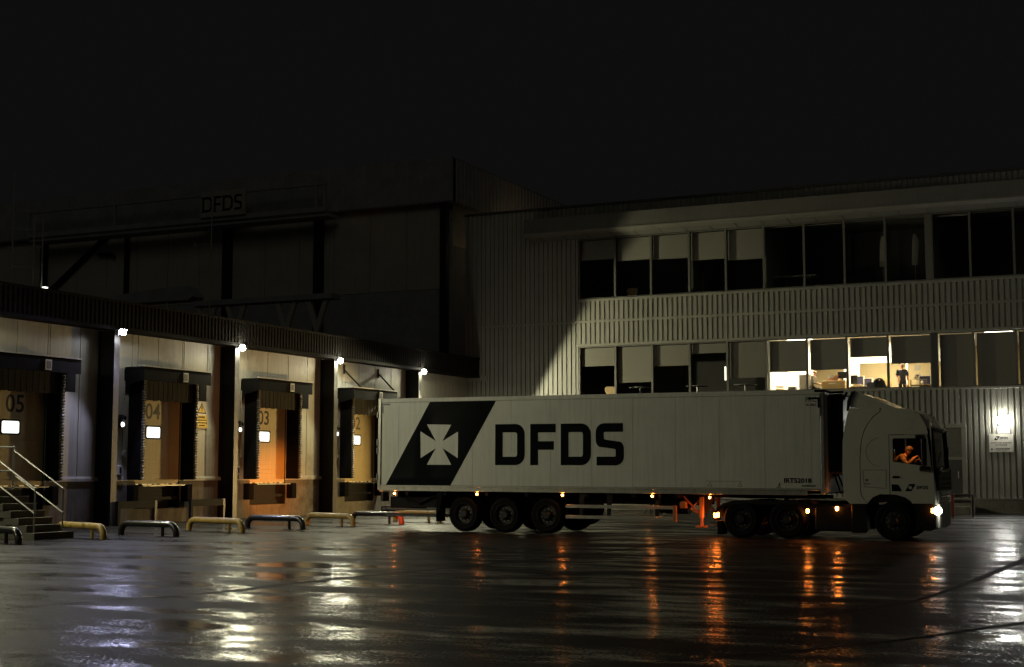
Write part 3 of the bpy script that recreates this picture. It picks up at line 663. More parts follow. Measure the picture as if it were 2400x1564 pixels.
# running gear
m = MB()
for y in (TY+.72, TY+1.72): m.box(TX0+.3, -12.3, y, y+.12, .86, 1.17); m.box(-12.3, TX1-.2, y, y+.12, 1.08, 1.17)
for x in (-21.5, -20.2, -18.8, -17.5, -15.6, -14.2, -12.9): m.box(x, x+.1, TY+.05, TY+TW-.05, 1.06, 1.17)
m.build('chassis_rails', 'chassis', tr)
def wheel(cx, y, r, w, name, parent, side=-1, z=None, dish=.10, bright='rim', nut='bolt'):
    z = r if z is None else z; s = side
    t = MB(); t.lathe((cx, y, z), 1, [(0, r*.60), (s*.0, r*.62), (s*.02, r*.86), (-s*.02, r*.965), (-s*.06, r), (-s*(w-.06), r), (-s*(w-.02), r*.965), (-s*w, r*.86), (-s*w, r*.55)], 36)
    for k in range(36):                                  # tread blocks
        a = 2*pi*k/36; 
        for yy in (-s*.09, -s*(w*.5), -s*(w-.09)):
            q = MB(); ca, sa = cos(a), sin(a); 
            c0 = Vector((cx + (r+.004)*ca, y+yy, z + (r+.004)*sa)); u = Vector((-sa, 0, ca))*.03; v = Vector((0, .035, 0))
            t.add([c0-u-v, c0+u-v, c0+u+v, c0-u+v], [(0, 1, 2, 3)])
    o = t.build(name, 'tyre', parent, smooth=True)
    q = MB(); q.lathe((cx, y, z), 1, [(s*.012, r*.615), (s*.02, r*.60), (s*.005, r*.575), (-s*.05, r*.54), (-s*dish, r*.50), (-s*dish, r*.33), (-s*(dish-.05), r*.27), (-s*(dish-.05), r*.2)], 32); q.build('rim', bright, o, smooth=True)
    q = MB(); q.lathe((cx, y, z), 1, [(-s*(dish-.05), r*.26), (-s*(dish-.11), r*.24), (-s*(dish-.14), r*.18), (-s*(dish-.14), .001)], 20); q.build('hub', 'hub', o, smooth=True)
    q = MB()
    for k in range(10):
        a = 2*pi*k/10+.2; q.cyl((cx+r*.37*cos(a), y+s*(.03)-s*dish, z+r*.37*sin(a)), (cx+r*.37*cos(a), y-s*dish-s*.0, z+r*.37*sin(a)), .022, 6)
    q.build('wheel_nuts', nut, o); return o
for i, (x, br) in enumerate(((-19.5, 'rim'), (-18.15, 'rim'), (-16.8, 'rim'))):
    wheel(x, TY+.06, .515, .36, 'wheel', tr, bright=br); wheel(x, TY+TW-.06, .515, .36, 'wheel', tr, side=1)
    m = MB(); m.cyl((x, TY+.25, .515), (x, TY+TW-.25, .515), .07, 10); m.box(x-.35, x+.35, TY+.75, TY+.83, .62, .8); m.box(x-.35, x+.35, TY+1.72, TY+1.8, .62, .8); m.build('axle', 'chassis', tr)
for x in (-19.5, -18.15, -16.8):
    pts = arc(x, .515, .60, 25, 155, 10)
    for y in (TY+.05, TY+TW-.43):
        m = MB(); n = len(pts); m.add([(a, y, b) for a, b in pts] + [(a, y+.38, b) for a, b in pts], [(i, i+1, i+1+n, i+n) for i in range(n-1)]); m.build('mudguard', 'cabdark', tr)
m = MB(); m.box(-20.42, -20.38, TY+.03, TY+.55, .28, 1.1); m.prism([(-20.38, 1.17), (-20.2, 1.17), (-20.30, .6), (-20.38, .6)], 1, TY+.02, TY+.08); m.build('mud_flap', 'rubber', tr)
# rear end: bumper bar, number plate, lamps
m = MB(); m.bbox(TX0+.05, TX0+.2, TY+.12, TY+TW-.12, .55, .70, .01); m.box(TX0+.2, TX0+1.3, TY+.72, TY+.8, .6, .86); m.build('rear_bumper', 'steel', tr)
m = MB(); m.bbox(TX0+.15, TX0+2.2, TY+.06, TY+.2, .60, .66, .01); m.bbox(TX0+.12, TX0+2.3, TY+.3, TY+.4, .40, .5, .01); m.build('tail_lift_arm', 'flange', tr)
m = MB(); m.box(TX0+.3, TX0+2.3, TY+.3, TY+TW-.3, .68, 1.0); m.tube([(TX0+.9, TY+.25, 1.0), (TX0+1.3, TY+.25, .8), (TX0+1.9, TY+.25, 1.05)], .03, 6); m.build('pallet_box', 'chassis', tr)
m = MB(); m.box(TX0+.05, TX0+.12, TY+.12, TY+.5, .85, 1.13); m.build('lamp_housing', 'cabdark', tr)
for y in (TY+.2, TY+.4): m = MB(); m.lathe((TX0+.04, y, .97), 0, [(0, .001), (0, .05), (.03, .06)], 12); m.build('tail_lamp', 'redlamp', tr)
for y in (TY+TW-.2, TY+TW-.4): m = MB(); m.lathe((TX0+.04, y, .97), 0, [(0, .001), (0, .06), (.03, .07)], 12); m.build('tail_lamp', 'redlamp', tr)
# amber spot added for one door, then lamp glow on dock and frame corner
light('tail_and_fill_light', 'SPOT', (TX0-.12, TY+TW-.25, .97), 8000, (1, .27, .035), tr, (-10.3, 7.1, .05), spot_size=radians(20), spot_blend=1, shadow_soft_size=.08)  # added beam for the orange at that door's foot
light('tail_and_fill_light', 'SPOT', (TX0-.12, TY+TW-.25, .97), 420, (1, .34, .09), tr, (-10.3, 6.6, .05), spot_size=radians(80), spot_blend=.8, shadow_soft_size=.08)
light('tail_and_fill_light', 'POINT', (TX0+.1, TY-.06, 1.09), .5, (1, .3, .03), tr, shadow_soft_size=.03)
MK = MB(); MK.lathe((0, 0, 0), 1, [(-.025, .001), (-.02, .016), (-.01, .024), (.02, .027)], 12)
for x, z in ((-21.85, 1.10), (-19.04, 1.11), (-16.28, 1.11), (-13.54, 1.11), (-11.87, 1.09)):
    m = MB(); m.v = [(a+x, b+TY-.01, c+z) for a, b, c in MK.v]; m.f = MK.f; m.mi = MK.mi; m.build('marker_lamp', 'amber', tr, smooth=True)
    m = MB(); m.box(x-.06, x+.06, TY+.011, TY+.05, z-.06, z+.07); m.build('lamp_bracket', 'cabdark', tr)
# side guard rails, spare wheel, landing legs, tool box
for z0, z1 in ((.745, .845), (.44, .54)): m = MB(); m.bbox(-16.2, -12.93, TY+.05, TY+.08, z0, z1, .008); m.build('side_guard_rail', 'alu', tr)
for x in (-15.75, -14.9, -13.45):
    m = MB(); m.prism([(x-.03, .44), (x+.05, .44), (x+.14, 1.17), (x-.04, 1.17)], 1, TY+.085, TY+.13); m.build('guard_post', 'steel', tr)
wheel(-16.05, TY+1.2, .5, .3, 'spare_wheel', tr, z=.72)
m = MB(); m.prism([(-12.95, 1.17), (-11.9, 1.17), (-12.15, .6), (-12.35, .95), (-12.7, .95), (-12.8, 1.05)], 1, TY+.6, TY+.7); m.build('leg_bracket', 'steel', tr)
def leg(y):
    q = MB(); q.bbox(-12.28, -12.17, y, y+.12, .52, 1.1, .012); q.bbox(-12.26, -12.19, y+.02, y+.1, .30, .53, .008); q.bbox(-12.38, -12.08, y-.06, y+.18, .25, .30, .01); o = q.build('landing_leg', 'orange', tr)
    q = MB(); q.tube([(-12.75, y+.05, 1.1), (-12.25, y+.05, .6)], .03, 6); q.tube([(-12.3, y+.05, 1.0), (-12.55, y+.05, .75), (-12.2, y+.05, .58)], .025, 6); q.build('brace', 'orange', o)
leg(TY+.35); leg(TY+1.95)
m = MB(); m.bbox(-12.95, -12.84, TY+.03, TY+.1, .40, .86, .015); m.build('guard_end_cap', 'orange', tr)
m = MB(); m.prism([(-12.80, .78), (-12.64, .78), (-12.64, .95), (-12.70, .98), (-12.76, .97), (-12.80, .93)], 1, TY+.2, TY+.4); m.build('gear_box', 'orange', tr)
m = MB(); m.cyl((-13.6, TY+1.4, .78), (-12.9, TY+1.4, .78), .2, 14); m.bbox(-14.0, -13.1, TY+1.7, TY+2.2, .6, 1.0, .02); m.build('air_tank', 'chassis', tr)
m = MB(); m.lathe((-10.05, TY+1.27, 1.10), 2, [(-.03, .5), (.06, .55), (.08, .5), (.08, .001)], 20); m.cyl((-10.05, TY+1.27, .98), (-10.05, TY+1.27, 1.1), .06, 10); m.build('king_pin_plate', 'steel', tr)
tr.rotation_euler = (0, radians(.22), 0); tr.location.z = .03

# ================================================================== TRACTOR UNIT
KX = -8.2
tk = thing('tractor_unit', (KX, TY, 0), 'white high roofed truck cab unit with headlamp lit and driver at the window', 'truck')
CW = 2.5; Y0 = TY
side_rear = [(-8.02,.95),(-8.13,1.05),(-8.19,1.3),(-8.2,1.9),(-8.18,2.6),(-8.07,3.2),(-7.99,3.46),(-7.2,3.46),(-7.19,3.38),(-7.38,3.23),(-7.52,3.05),(-7.62,2.86),(-7.69,2.65),(-7.72,2.45),(-7.745,2.1),(-7.745,1.26),(-7.71,1.13),(-7.62,1.03),(-7.56,.95)]
sleeper = [(-7.6,1.02),(-7.69,1.13),(-7.725,1.26),(-7.725,2.1),(-7.70,2.45),(-7.67,2.65),(-7.60,2.86),(-7.50,3.05),(-7.36,3.22),(-7.17,3.37),(-7.16,3.46),(-6.83,3.46),(-6.45,3.42),(-6.28,3.36),(-6.17,3.27),(-6.02,2.98),(-5.96,2.76),(-6.98,2.76),(-6.985,1.2),(-7.25,1.2),(-7.43,1.12),(-7.56,.97)]
door_p = [(-6.965,1.2),(-6.965,2.745),(-5.99,2.745),(-5.90,1.80),(-5.88,.97),(-6.42,.97),(-6.46,1.04),(-6.6,1.13),(-6.83,1.195)]
win = [(-6.88,2.05),(-6.88,2.62)] + arc(-6.84, 2.62, .04, 180, 90, 3) + arc(-6.14, 2.62, .04, 90, 0, 3) + [(-6.06,1.93)]
corner = [(-5.97,2.745),(-5.93,2.745),(-5.915,3.05),(-5.79,3.0),(-5.86,1.80),(-5.80,1.2),(-5.78,.93),(-5.86,.95),(-5.885,1.8)]
def slab(loops, y, t, name, mt, parent=tk, lab=None):
    q = MB(); q.fill(loops, lambda a, b: (a, y, b)); 
    for lp in loops:
        n = len(lp); q.add([(a, y, b) for a, b in lp] + [(a, y+t, b) for a, b in lp], [(i, (i+1) % n, (i+1) % n+n, i+n) for i in range(n)])
    return q.build(name, mt, parent, recalc=False, label=lab)
for yy, t in ((Y0, .05), (Y0+CW, -.05)):
    far = yy > Y0
    slab([side_rear], yy, t, 'side_fairing', 'cab'); slab([sleeper], yy, t, 'sleeper_panel', 'cab')
    dr = slab([door_p, win], yy, t, 'door', 'cab')
    slab([[(-7.8,.93),(-7.8,3.4),(-7.0,3.4),(-6.95,1.15),(-7.4,.95)]], yy+t*.9, t*.3, 'inner_skin', 'cabdark')
    slab([[(-6.93,1.95),(-6.93,2.68),(-6.03,2.68),(-5.98,1.85)], [(-6.86,2.06),(-6.86,2.64),(-6.1,2.64),(-6.08,1.95)]], yy+t*.3, t*.4, 'window_rubber', 'cabdark', dr)
    slab([[(-6.9,2.0),(-6.9,2.66),(-6.04,2.66),(-6.02,1.9)]], yy+t*.5, t*.1, 'side_window', 'cabglass', dr)
    if far: q = MB(); q.box(-6.92, -6.02, yy-.12, yy-.1, 1.9, 2.7); q.build('far_window_blackout', 'cabdark', dr)  # dark sheet added to block the lit view through the far window
    q = MB(); q.bbox(-6.9, -6.72, yy-t*.5, yy+t*.05, 1.62, 1.68, .01) if not far else q.bbox(-6.9, -6.72, yy, yy-t*.5, 1.62, 1.68, .01); q.build('door_handle', 'cabdark', dr)
# front: cab shell swept across the width with rounded corners
prof = [(a-.16 if b > 2.8 else (a-.21 if b > 1.9 else a-.26), b) for a, b in [(-5.99,3.27),(-5.92,3.2),(-5.87,3.15),(-5.79,3.02),(-5.74,2.9),  (-5.68,2.74),(-5.66,2.4),(-5.645,1.95),  (-5.62,1.86),(-5.57,1.75),(-5.53,1.5),(-5.51,1.2),(-5.50,.93)]]
ts = [-1, -.985, -.95, -.88, -.75, -.5, 0, .5, .75, .88, .95, .985, 1]
def front(i0, i1, name, mt, dx=0, smooth=True):
    v = []; n = len(ts)
    for (x, z) in prof[i0:i1+1]:
        for t in ts:
            e = (x - .05*abs(t)**4 - .05*abs(t)**14 + dx); v.append((e, Y0 + CW/2 + t*CW/2*(1 if dx == 0 else .985), z))
    q = MB(); q.add(v, [(j*n+k, j*n+k+1, (j+1)*n+k+1, (j+1)*n+k) for j in range(i1-i0) for k in range(n-1)]); return q.build(name, mt, tk, smooth=smooth)
front(0, 4, 'roof_front', 'cab'); front(4, 7, 'windscreen', 'screenglass'); front(7, 12, 'front_panel', 'cab')
m = MB(); m.tube([(-6.10, Y0+.07, 3.12), (-5.99, Y0+.10, 2.9), (-5.93, Y0+.10, 2.7), (-5.90, Y0+.10, 2.3), (-5.885, Y0+.10, 1.9)], .014, 8); m.tube([(-5.885, Y0+.10, 1.84), (-5.83, Y0+.12, 1.5), (-5.80, Y0+.12, .98)], .010, 8); m.build('windscreen_glint_strip', 'chrome', tk, smooth=True)  # chrome tubes added along the windscreen edge to catch lamp highlights
# A pillars and dark corner window trim
for yy, s in ((Y0, 1), (Y0+CW, -1)):
    q = MB(); q.add([(-5.99, yy, 2.745), (-5.99, yy+s*.06, 2.745), (-5.86, yy+s*.12, 2.9), (-5.93, yy, 2.98), (-5.90, yy, 1.80), (-5.90, yy+s*.06, 1.80), (-5.80, yy+s*.12, 1.82), (-5.88, yy, 1.82)], [(0, 1, 2, 3), (0, 4, 5, 1), (1, 5, 6, 2), (3, 7, 4, 0), (2, 6, 7, 3)]); q.build('pillar', 'cabdark', tk)
    q = MB(); q.add([(-5.9, yy, 3.2), (-5.86, yy, 1.8), (-5.84, yy, .93), (-5.82, yy+s*.03, 1.2), (-5.83, yy+s*.01, 1.8), (-5.98, yy, 2.75), (-5.9, yy, 1.8), (-5.88, yy, .95)], [(5, 6, 1), (6, 7, 2, 1), (0, 5, 1)]); q.build('corner_panel', 'cab', tk)
# roof, floor, back wall, interior
m = MB(); m.add([(-7.99, Y0, 3.46), (-6.83, Y0, 3.46), (-6.45, Y0, 3.42), (-6.28, Y0, 3.36), (-6.15, Y0, 3.27), (-7.99, Y0+CW, 3.46), (-6.83, Y0+CW, 3.46), (-6.45, Y0+CW, 3.42), (-6.28, Y0+CW, 3.36), (-6.15, Y0+CW, 3.27)], [(0,1,6,5),(1,2,7,6),(2,3,8,7),(3,4,9,8)]); m.build('roof', 'cab', tk)
m = MB(); m.box(-8.0, -7.75, Y0+.055, Y0+CW-.055, 1.0, 3.4); m.box(-7.75, -5.9, Y0+.055, Y0+CW-.055, 1.0, 1.3); m.box(-7.75, -7.0, Y0+.3, Y0+CW-.3, 1.3, 1.9); m.build('cab_interior', 'cabdark', tk)
m = MB(); m.prism([(-5.75, 1.3), (-5.75, 1.85), (-6.0, 1.92), (-6.15, 1.8), (-6.1, 1.3)], 1, Y0+.15, Y0+CW-.15); m.build('dashboard', 'cabdark', tk)
m = MB(); m.bbox(-6.98, -6.5, Y0+.3, Y0+.85, 1.55, 1.72, .04); m.prism([(-6.98, 1.7), (-6.86, 1.7), (-6.98, 2.4), (-7.1, 2.4)], 1, Y0+.32, Y0+.83); m.build('seat', 'blackp', tk)
m = MB(); R = .21; cx, cz2 = -6.2, 2.0
m.tube([(cx+R*.5*cos(2*pi*k/20)*-1, Y0+.58+R*sin(2*pi*k/20), cz2+R*.85*cos(2*pi*k/20)) for k in range(21)], .018, 6); m.tube([(cx, Y0+.58, cz2), (cx+.25, Y0+.58, 1.75)], .03, 6); m.build('steering_wheel', 'blackp', tk)
m = MB(); m.bbox(-6.62, -6.42, Y0+.5, Y0+.62, 2.80, 2.83, .005); rl = m.build('reading_lamp', mat('orange cab lamp', (.8, .4, .1), .3, emit=(1, .35, .08), estr=3), tk)
light('cab_light', 'SPOT', (-6.5, Y0+.22, 2.83), 26, (1, .34, .06), tk, (-.12, .35, -.8), spot_size=radians(75), spot_blend=.5, shadow_soft_size=.04)
# roof air deflector
sect = [(-7.965,3.47),(-7.97,3.66),(-7.86,3.9),(-7.6,3.84),(-7.25,3.68),(-6.95,3.53),(-6.80,3.46)]
for yy, t in ((Y0+.06, .04), (Y0+CW-.06, -.04)): slab([sect], yy, t, 'deflector_side', 'cab')
m = MB(); n = 4; m.add([(a, Y0+.06, b) for a, b in sect[2:]] + [(a, Y0+CW-.06, b) for a, b in sect[2:]], [(i, i+1, i+6, i+5) for i in range(4)]); m.build('roof_deflector', 'cab', tk)
m = MB(); m.prism([(-8.06, 3.4), (-8.04, 3.66), (-7.90, 3.92), (-7.80, 3.94), (-7.92, 3.72), (-7.98, 3.5), (-7.995, 3.4)], 1, Y0+.01, Y0+.055); m.build('deflector_blade', 'cabdark', tk)
# door print and locker seam
f = lambda a, b: (a, Y0-.004, b); f2 = lambda a, b: (a, Y0-.006, b)
md, ml = MB(), MB(); logo(md, ml, -6.59, 1.285, .072, f, f2); lg = md.build('flag_logo', 'ink', tk); ml.build('cross_mark', 'cab', lg)
m = MB(); x = -6.29; s = .066
for k, fn in enumerate((lambda a: letter_D(a, a+.066, 1.34, 1.425, .017, .02), lambda a: letter_F(a, a+.058, 1.34, 1.425, .017), lambda a: letter_D(a, a+.066, 1.34, 1.425, .017, .02), lambda a: letter_S(a, a+.06, 1.34, 1.425, .017))): m.fill(fn(x), f); x += (.079, .068, .079, 0)[k]
m.build('lettering', 'ink', tk)
m = MB(); m.fill([[(-6.93, 1.285), (-6.675, 1.28), (-6.70, 1.36), (-6.76, 1.455), (-6.93, 1.465)]], f); m.build('dark_badge', 'ink', tk)
m = MB(); lk = [(-7.67, 1.84), (-7.05, 1.84), (-7.07, 1.35), (-7.64, 1.39)]; lk2 = [(-7.66, 1.83), (-7.06, 1.83), (-7.08, 1.36), (-7.63, 1.4)]; m.fill([lk, lk2], f); m.build('locker_seam', 'cabdark', tk)
m = MB(); m.fill([[(-7.62, 1.46), (-7.48, 1.46), (-7.48, 1.485), (-7.62, 1.485)]], f); m.fill([[(-7.6, 1.54), (-7.53, 1.54), (-7.53, 1.6), (-7.6, 1.6)]], f); m.build('small_mark', 'inkgrey', tk)
m = MB(); w_ = arc(-7.2, 2.3, .38, 95, 265, 12); m.fill([w_ + arc(-7.2, 2.3, .37, 265, 95, 12)], f); m.build('panel_crease', 'inkgrey', tk)
# lower body: arch, bumper, headlamp, grille, steps, tanks
ar = arc(-6.91, .5, .72, 12, 168, 14)
m = MB(); n = len(ar); m.add([(a, Y0+.02, b) for a, b in ar] + [(a, Y0+.6, b) for a, b in ar], [(i, i+1, i+1+n, i+n) for i in range(n-1)]); m.build('front_mudguard', 'cabdark', tk)
m = MB(); m.prism([(-6.40,.97),(-6.33,.6),(-6.36,.28),(-5.95,.27),(-5.84,.34),(-5.82,.93),(-5.88,.96)], 1, Y0+.03, Y0+CW-.03); m.build('bumper', 'cabdark', tk)
m = MB(); m.prism([(-5.83,.34),(-5.77,.36),(-5.76,.95),(-5.82,.95)], 1, Y0+.25, Y0+CW-.35); m.build('bumper_front', 'cab', tk)
m = MB(); m.lathe((-5.79, Y0+.005, .79), 1, [(.06, .11), (.03, .11), (0, .10), (-.012, .06), (-.016, .001)], 16); hl = m.build('headlamp', 'head', tk, smooth=True)
m = MB(); m.bbox(-5.94, -5.88, Y0+.0, Y0+.05, .74, .84, .012); m.build('indicator', 'turn', tk)
light('headlight', 'SPOT', (-5.6, Y0+.3, .79), 30, (1, .96, .85), tk, (1, -.05, -.12), spot_size=radians(60), spot_blend=.8, shadow_soft_size=.08)
m = MB()
for z in (.98, 1.1, 1.22, 1.34, 1.46, 1.58): m.bbox(-5.80, -5.75, Y0+.35, Y0+CW-.35, z, z+.05, .01)
m.build('grille_bars', 'chrome', tk)
m = MB(); m.bbox(-5.84, -5.68, Y0+.2, Y0+.42, 1.84, 1.90, .02); m.tube([(-5.75, Y0+.15, 1.72), (-5.72, Y0+.3, 1.80), (-5.70, Y0+1.2, 1.80)], .018, 6); m.tube([(-5.82, Y0+.22, 1.9), (-5.79, Y0+.9, 2.3)], .012, 6); m.build('wiper_arms', 'chrome', tk)
m = MB(); m.prism([(-5.98, 2.98), (-5.84, 2.90), (-5.82, 2.86), (-5.86, 2.86), (-5.98, 2.92)], 1, Y0+.18, Y0+CW-.18); m.build('sun_visor', 'cabdark', tk)
for yy, s in ((Y0, -1), (Y0+CW, 1)):
    if s == 1:
        m = MB(); m.tube([(-6.05, yy, 2.75), (-5.95, yy+.15, 2.72), (-5.92, yy+.2, 2.6)], .025, 6); m.bbox(-6.0, -5.86, yy+.08, yy+.28, 2.2, 2.5, .04); m.build('mirror', 'cabdark', tk)
    else:
        m = MB(); m.bbox(-6.3, -6.06, yy-.05, yy+.02, 2.66, 2.74, .02); m.bbox(-6.2, -5.92, yy-.14, yy-.01, 1.80, 1.93, .03); m.bbox(-6.13, -6.0, yy-.2, yy-.05, 1.93, 2.66, .03); m.build('mirror', 'cabdark', tk)
m = MB()
for y in (Y0+.75, Y0+1.65): m.box(-11.6, -6.0, y, y+.1, .62, .9)
m.box(-11.6, -11.5, Y0+.1, Y0+CW-.1, .55, .85); m.build('chassis', 'chassis', tk)
m = MB(); m.bbox(-8.98, -7.62, Y0+.03, Y0+.65, .22, .93, .05); m.bbox(-8.0, -7.60, Y0+.02, Y0+.1, .18, .95, .02); sk = m.build('fuel_tank', 'cabdark', tk)
m = MB(); m.bbox(-8.9, -7.7, Y0+CW-.65, Y0+CW-.03, .22, .93, .05); m.build('fuel_tank', 'cabdark', tk)
m = MB(); m.box(-10.4, -7.6, Y0+.76, Y0+1.7, .9, 1.0); m.build('deck_plate', 'chassis', tk)
for x, y, w in ((-11.0, Y0+.03, .5), (-9.72, Y0+.03, .5), (-6.91, Y0+.06, .33)):
    wheel(x, y, .505, w, 'wheel', tk, dish=.11 if w > .4 else .02, bright='rim'); wheel(x, 2*Y0+CW-y, .505, w, 'wheel', tk, side=1)
    m = MB(); m.cyl((x, Y0+.4, .505), (x, Y0+CW-.4, .505), .09, 10); m.build('axle', 'chassis', tk)
gp = [(-11.72,.45),(-11.74,.62),(-11.66,.78),(-11.5,.92),(-11.24,1.0),(-10.72,1.03),(-10.38,1.0),(-9.6,1.02),(-9.2,.97),(-8.95,.82)]
for yy in (Y0+.0, Y0+CW-.55):
    m = MB(); n = len(gp); m.add([(a, yy, b) for a, b in gp] + [(a, yy+.55, b) for a, b in gp] + [(a, yy, b-.1) for a, b in gp], [(i, i+1, i+1+n, i+n) for i in range(n-1)] + [(i, i+2*n, i+1+2*n, i+1) for i in range(n-1)]); m.build('rear_mudguard', 'cabdark', tk)
m = MB(); m.box(-11.66, -11.52, Y0+.02, Y0+.5, .08, .45); m.build('mud_flap', 'rubber', tk)
m = MB(); m.lathe((-10.05, TY+1.25, .98), 2, [(-.08, .25), (-.02, .48), (.0, .48), (.02, .3)], 16); m.build('fifth_wheel', 'steel', tk)
m = MB(); m.bbox(-11.755, -11.70, Y0+.0, Y0+.35, .535, .665, .01); m.build('tail_lamp', mat('amber tail lamp', (.8, .3, .05), .3, emit=(1, .22, .025), estr=55), tk)
for x, z in ((-9.15, .745), (-8.37, .82)): m = MB(); m.bbox(x-.035, x+.035, Y0-.012, Y0+.01, z-.05, z+.05, .01); m.build('side_lamp', 'amber2', tk)
light('tail_and_fill_light', 'SPOT', (-11.80, Y0+.2, .6), 9, (1, .17, .02), tk, (-1, .12, .0), spot_size=radians(60), spot_blend=.6, shadow_soft_size=.05)
m = MB(); m.tube([(-8.25, Y0+1.0, 1.5), (-8.45, Y0+.9, 1.2), (-8.6, Y0+1.0, 1.6), (TX1+.02, Y0+1.1, 1.75)], .025, 8); m.tube([(-8.25, Y0+1.3, 1.6), (-8.42, Y0+1.3, 1.25), (TX1+.02, Y0+1.3, 1.8)], .025, 8); m.build('air_lines', 'rubber', tk)
# ================================================================== FLOODLIGHTS on the columns
AX = Vector((.85, -.27, -.45)).normalized()
LAB = {57.9: 'warm white floodlight on the column nearest the trailer roof and office wall', 50.8: 'warm white floodlight beside the stay rods over the door hidden by the trailer', 43.95: 'warm white floodlight on the column left of the orange lit door', 37.25: 'bluish floodlight, leftmost lit lamp, on the column left of the faded door number',
       30.5: 'assumed floodlight on the column beyond the concrete stairs', 23.65: 'assumed floodlight on the second column left of the stairs', 16.8: 'assumed floodlight on the third column left of the stairs, farthest along', 9.95: 'assumed floodlight four columns left of door 05'}  # these unseen lamps are assumed from the light on the trailer side
for y in FLOOD_POWER:
    yc = min(COLY, key=lambda q: abs(q-y)); p = Vector((-31.95, yc+.07, 6.44))
    t = thing('floodlight', (-32.09, yc, 6.44), LAB[y], 'floodlight', 'floodlights on the dock columns')
    side = AX.cross(Vector((0, 0, 1))).normalized(); upv = side.cross(AX)
    def fr(a, b, d): return tuple(p + side*a + upv*b + AX*d)
    q = MB(); w, h = .135, .10
    q.add([fr(-w, -h, 0), fr(w, -h, 0), fr(w, h, 0), fr(-w, h, 0), fr(-w*.6, -h*.6, -.1), fr(w*.6, -h*.6, -.1), fr(w*.6, h*.6, -.1), fr(-w*.6, h*.6, -.1)], [(4,5,6,7),(0,1,5,4),(1,2,6,5),(2,3,7,6),(3,0,4,7)])
    q.add([fr(-w, h, 0), fr(w, h, 0), fr(w, h, .04), fr(-w, h, .04)], [(0, 1, 2, 3)]); q.build('housing', 'steel', t)
    q = MB()
    if y == 37.25: q.add([fr(-w*.95, -h*.92, .004), fr(w*.95, -h*.92, .004), fr(w*.95, h*.92, .004), fr(-w*.95, h*.92, .004)], [(0, 1, 2, 3)])
    else: q.ball(tuple(p+AX*.02), .115, 16, 10)
    q.build('lens', 'lampblue' if y == 37.25 else 'lampglass', t)
    q = MB(); q.tube([(-32.09, yc, 6.35), (-32.0, yc, 6.35), tuple(p - AX*.1)], .02, 6); q.build('bracket', 'steel', t)
    light('flood_light', 'SPOT', p + AX*.2, FLOOD_POWER[y], BLUE if y == 37.25 else WARM, t, AX, spot_size=radians(164), spot_blend=.08, shadow_soft_size=.10)
    light('spill_light', 'SPOT', (-31.68, yc+.24, 6.27), SPILL*(.7 if y == 37.25 else 1), (.85, .85, .92) if y == 37.25 else WARM, t, (0, 0, -1), spot_size=radians(179), spot_blend=.12, shadow_soft_size=.12)

# ================================================================== signals, signs, stairs, guides
for c, d in ((37.23, 'faded door number'), (43.93, 'orange lit door'), (50.85, 'door hidden by the trailer')):
    y = c+1.02; t = thing('bay_signal', (-32.78, y, 3.1), 'small black bay signal with lit white lens beside the ' + d, 'signal light', 'bay signals beside the doors')
    m = MB(); m.bbox(-32.78, -32.66, y-.09, y+.09, 3.28, 3.72, .015); m.lathe((-32.66, y, 3.60), 0, [(0, .075), (.1, .08), (.1, .07), (.01, .065)], 12); m.build('housing', 'blackp', t)
    m = MB(); m.lathe((-32.655, y, 3.39), 0, [(0, .085), (.03, .07), (.045, .03), (.048, .001)], 14); m.build('lens', 'sig', t, smooth=True)
t = thing('warning_sign', (WX+.02, 42.6, 3.3), 'white wall sign with yellow warning triangle over a yellow text plate beside door 04', 'sign')
x = WX+.008
m = MB(); m.box(x, x+.012, 42.40, 43.09, 3.36, 4.38); m.build('plate', 'sign', t)
m = MB(); f = lambda a, b: (x+.02, a, b); m.fill([[(42.450, 3.93), (42.990, 3.93), (42.720, 4.32)]], lambda a, b: (x+.016, a, b)); tri = m.build('triangle_border', 'ink', t)
m = MB(); m.fill([[(42.505, 3.962), (42.935, 3.962), (42.720, 4.268)]], f); m.build('triangle', 'signy', t)
m = MB(); f = lambda a, b: (x+.024, a, b); m.fill([[(42.705, 4.065), (42.735, 4.065), (42.750, 4.19), (42.690, 4.19)], arc(42.720, 4.025, .02, 0, 330, 8)], f); m.build('exclamation_mark', 'ink', t)
m = MB(); m.fill([[(42.450, 3.40), (43.050, 3.40), (43.050, 3.87), (42.450, 3.87)]], f); m.build('text_plate', 'signy', t)
m = MB(); f = lambda a, b: (x+.028, a, b); text_mb(m, 'DRIVERS', .105, lambda a, b: f(42.500+a, 3.76+b), weight=.002)
for k, (a, b) in enumerate(((.06, .54), (.05, .5), (.12, .45))): 
    yy = 42.450+a
    while yy < 42.450+b: w = random.choice([.035, .05, .07]); m.fill([[(yy, 3.66-.095*k), (yy+w, 3.66-.095*k), (yy+w, 3.70-.095*k), (yy, 3.70-.095*k)]], f); yy += w+.02
m.build('lettering', 'ink', t)
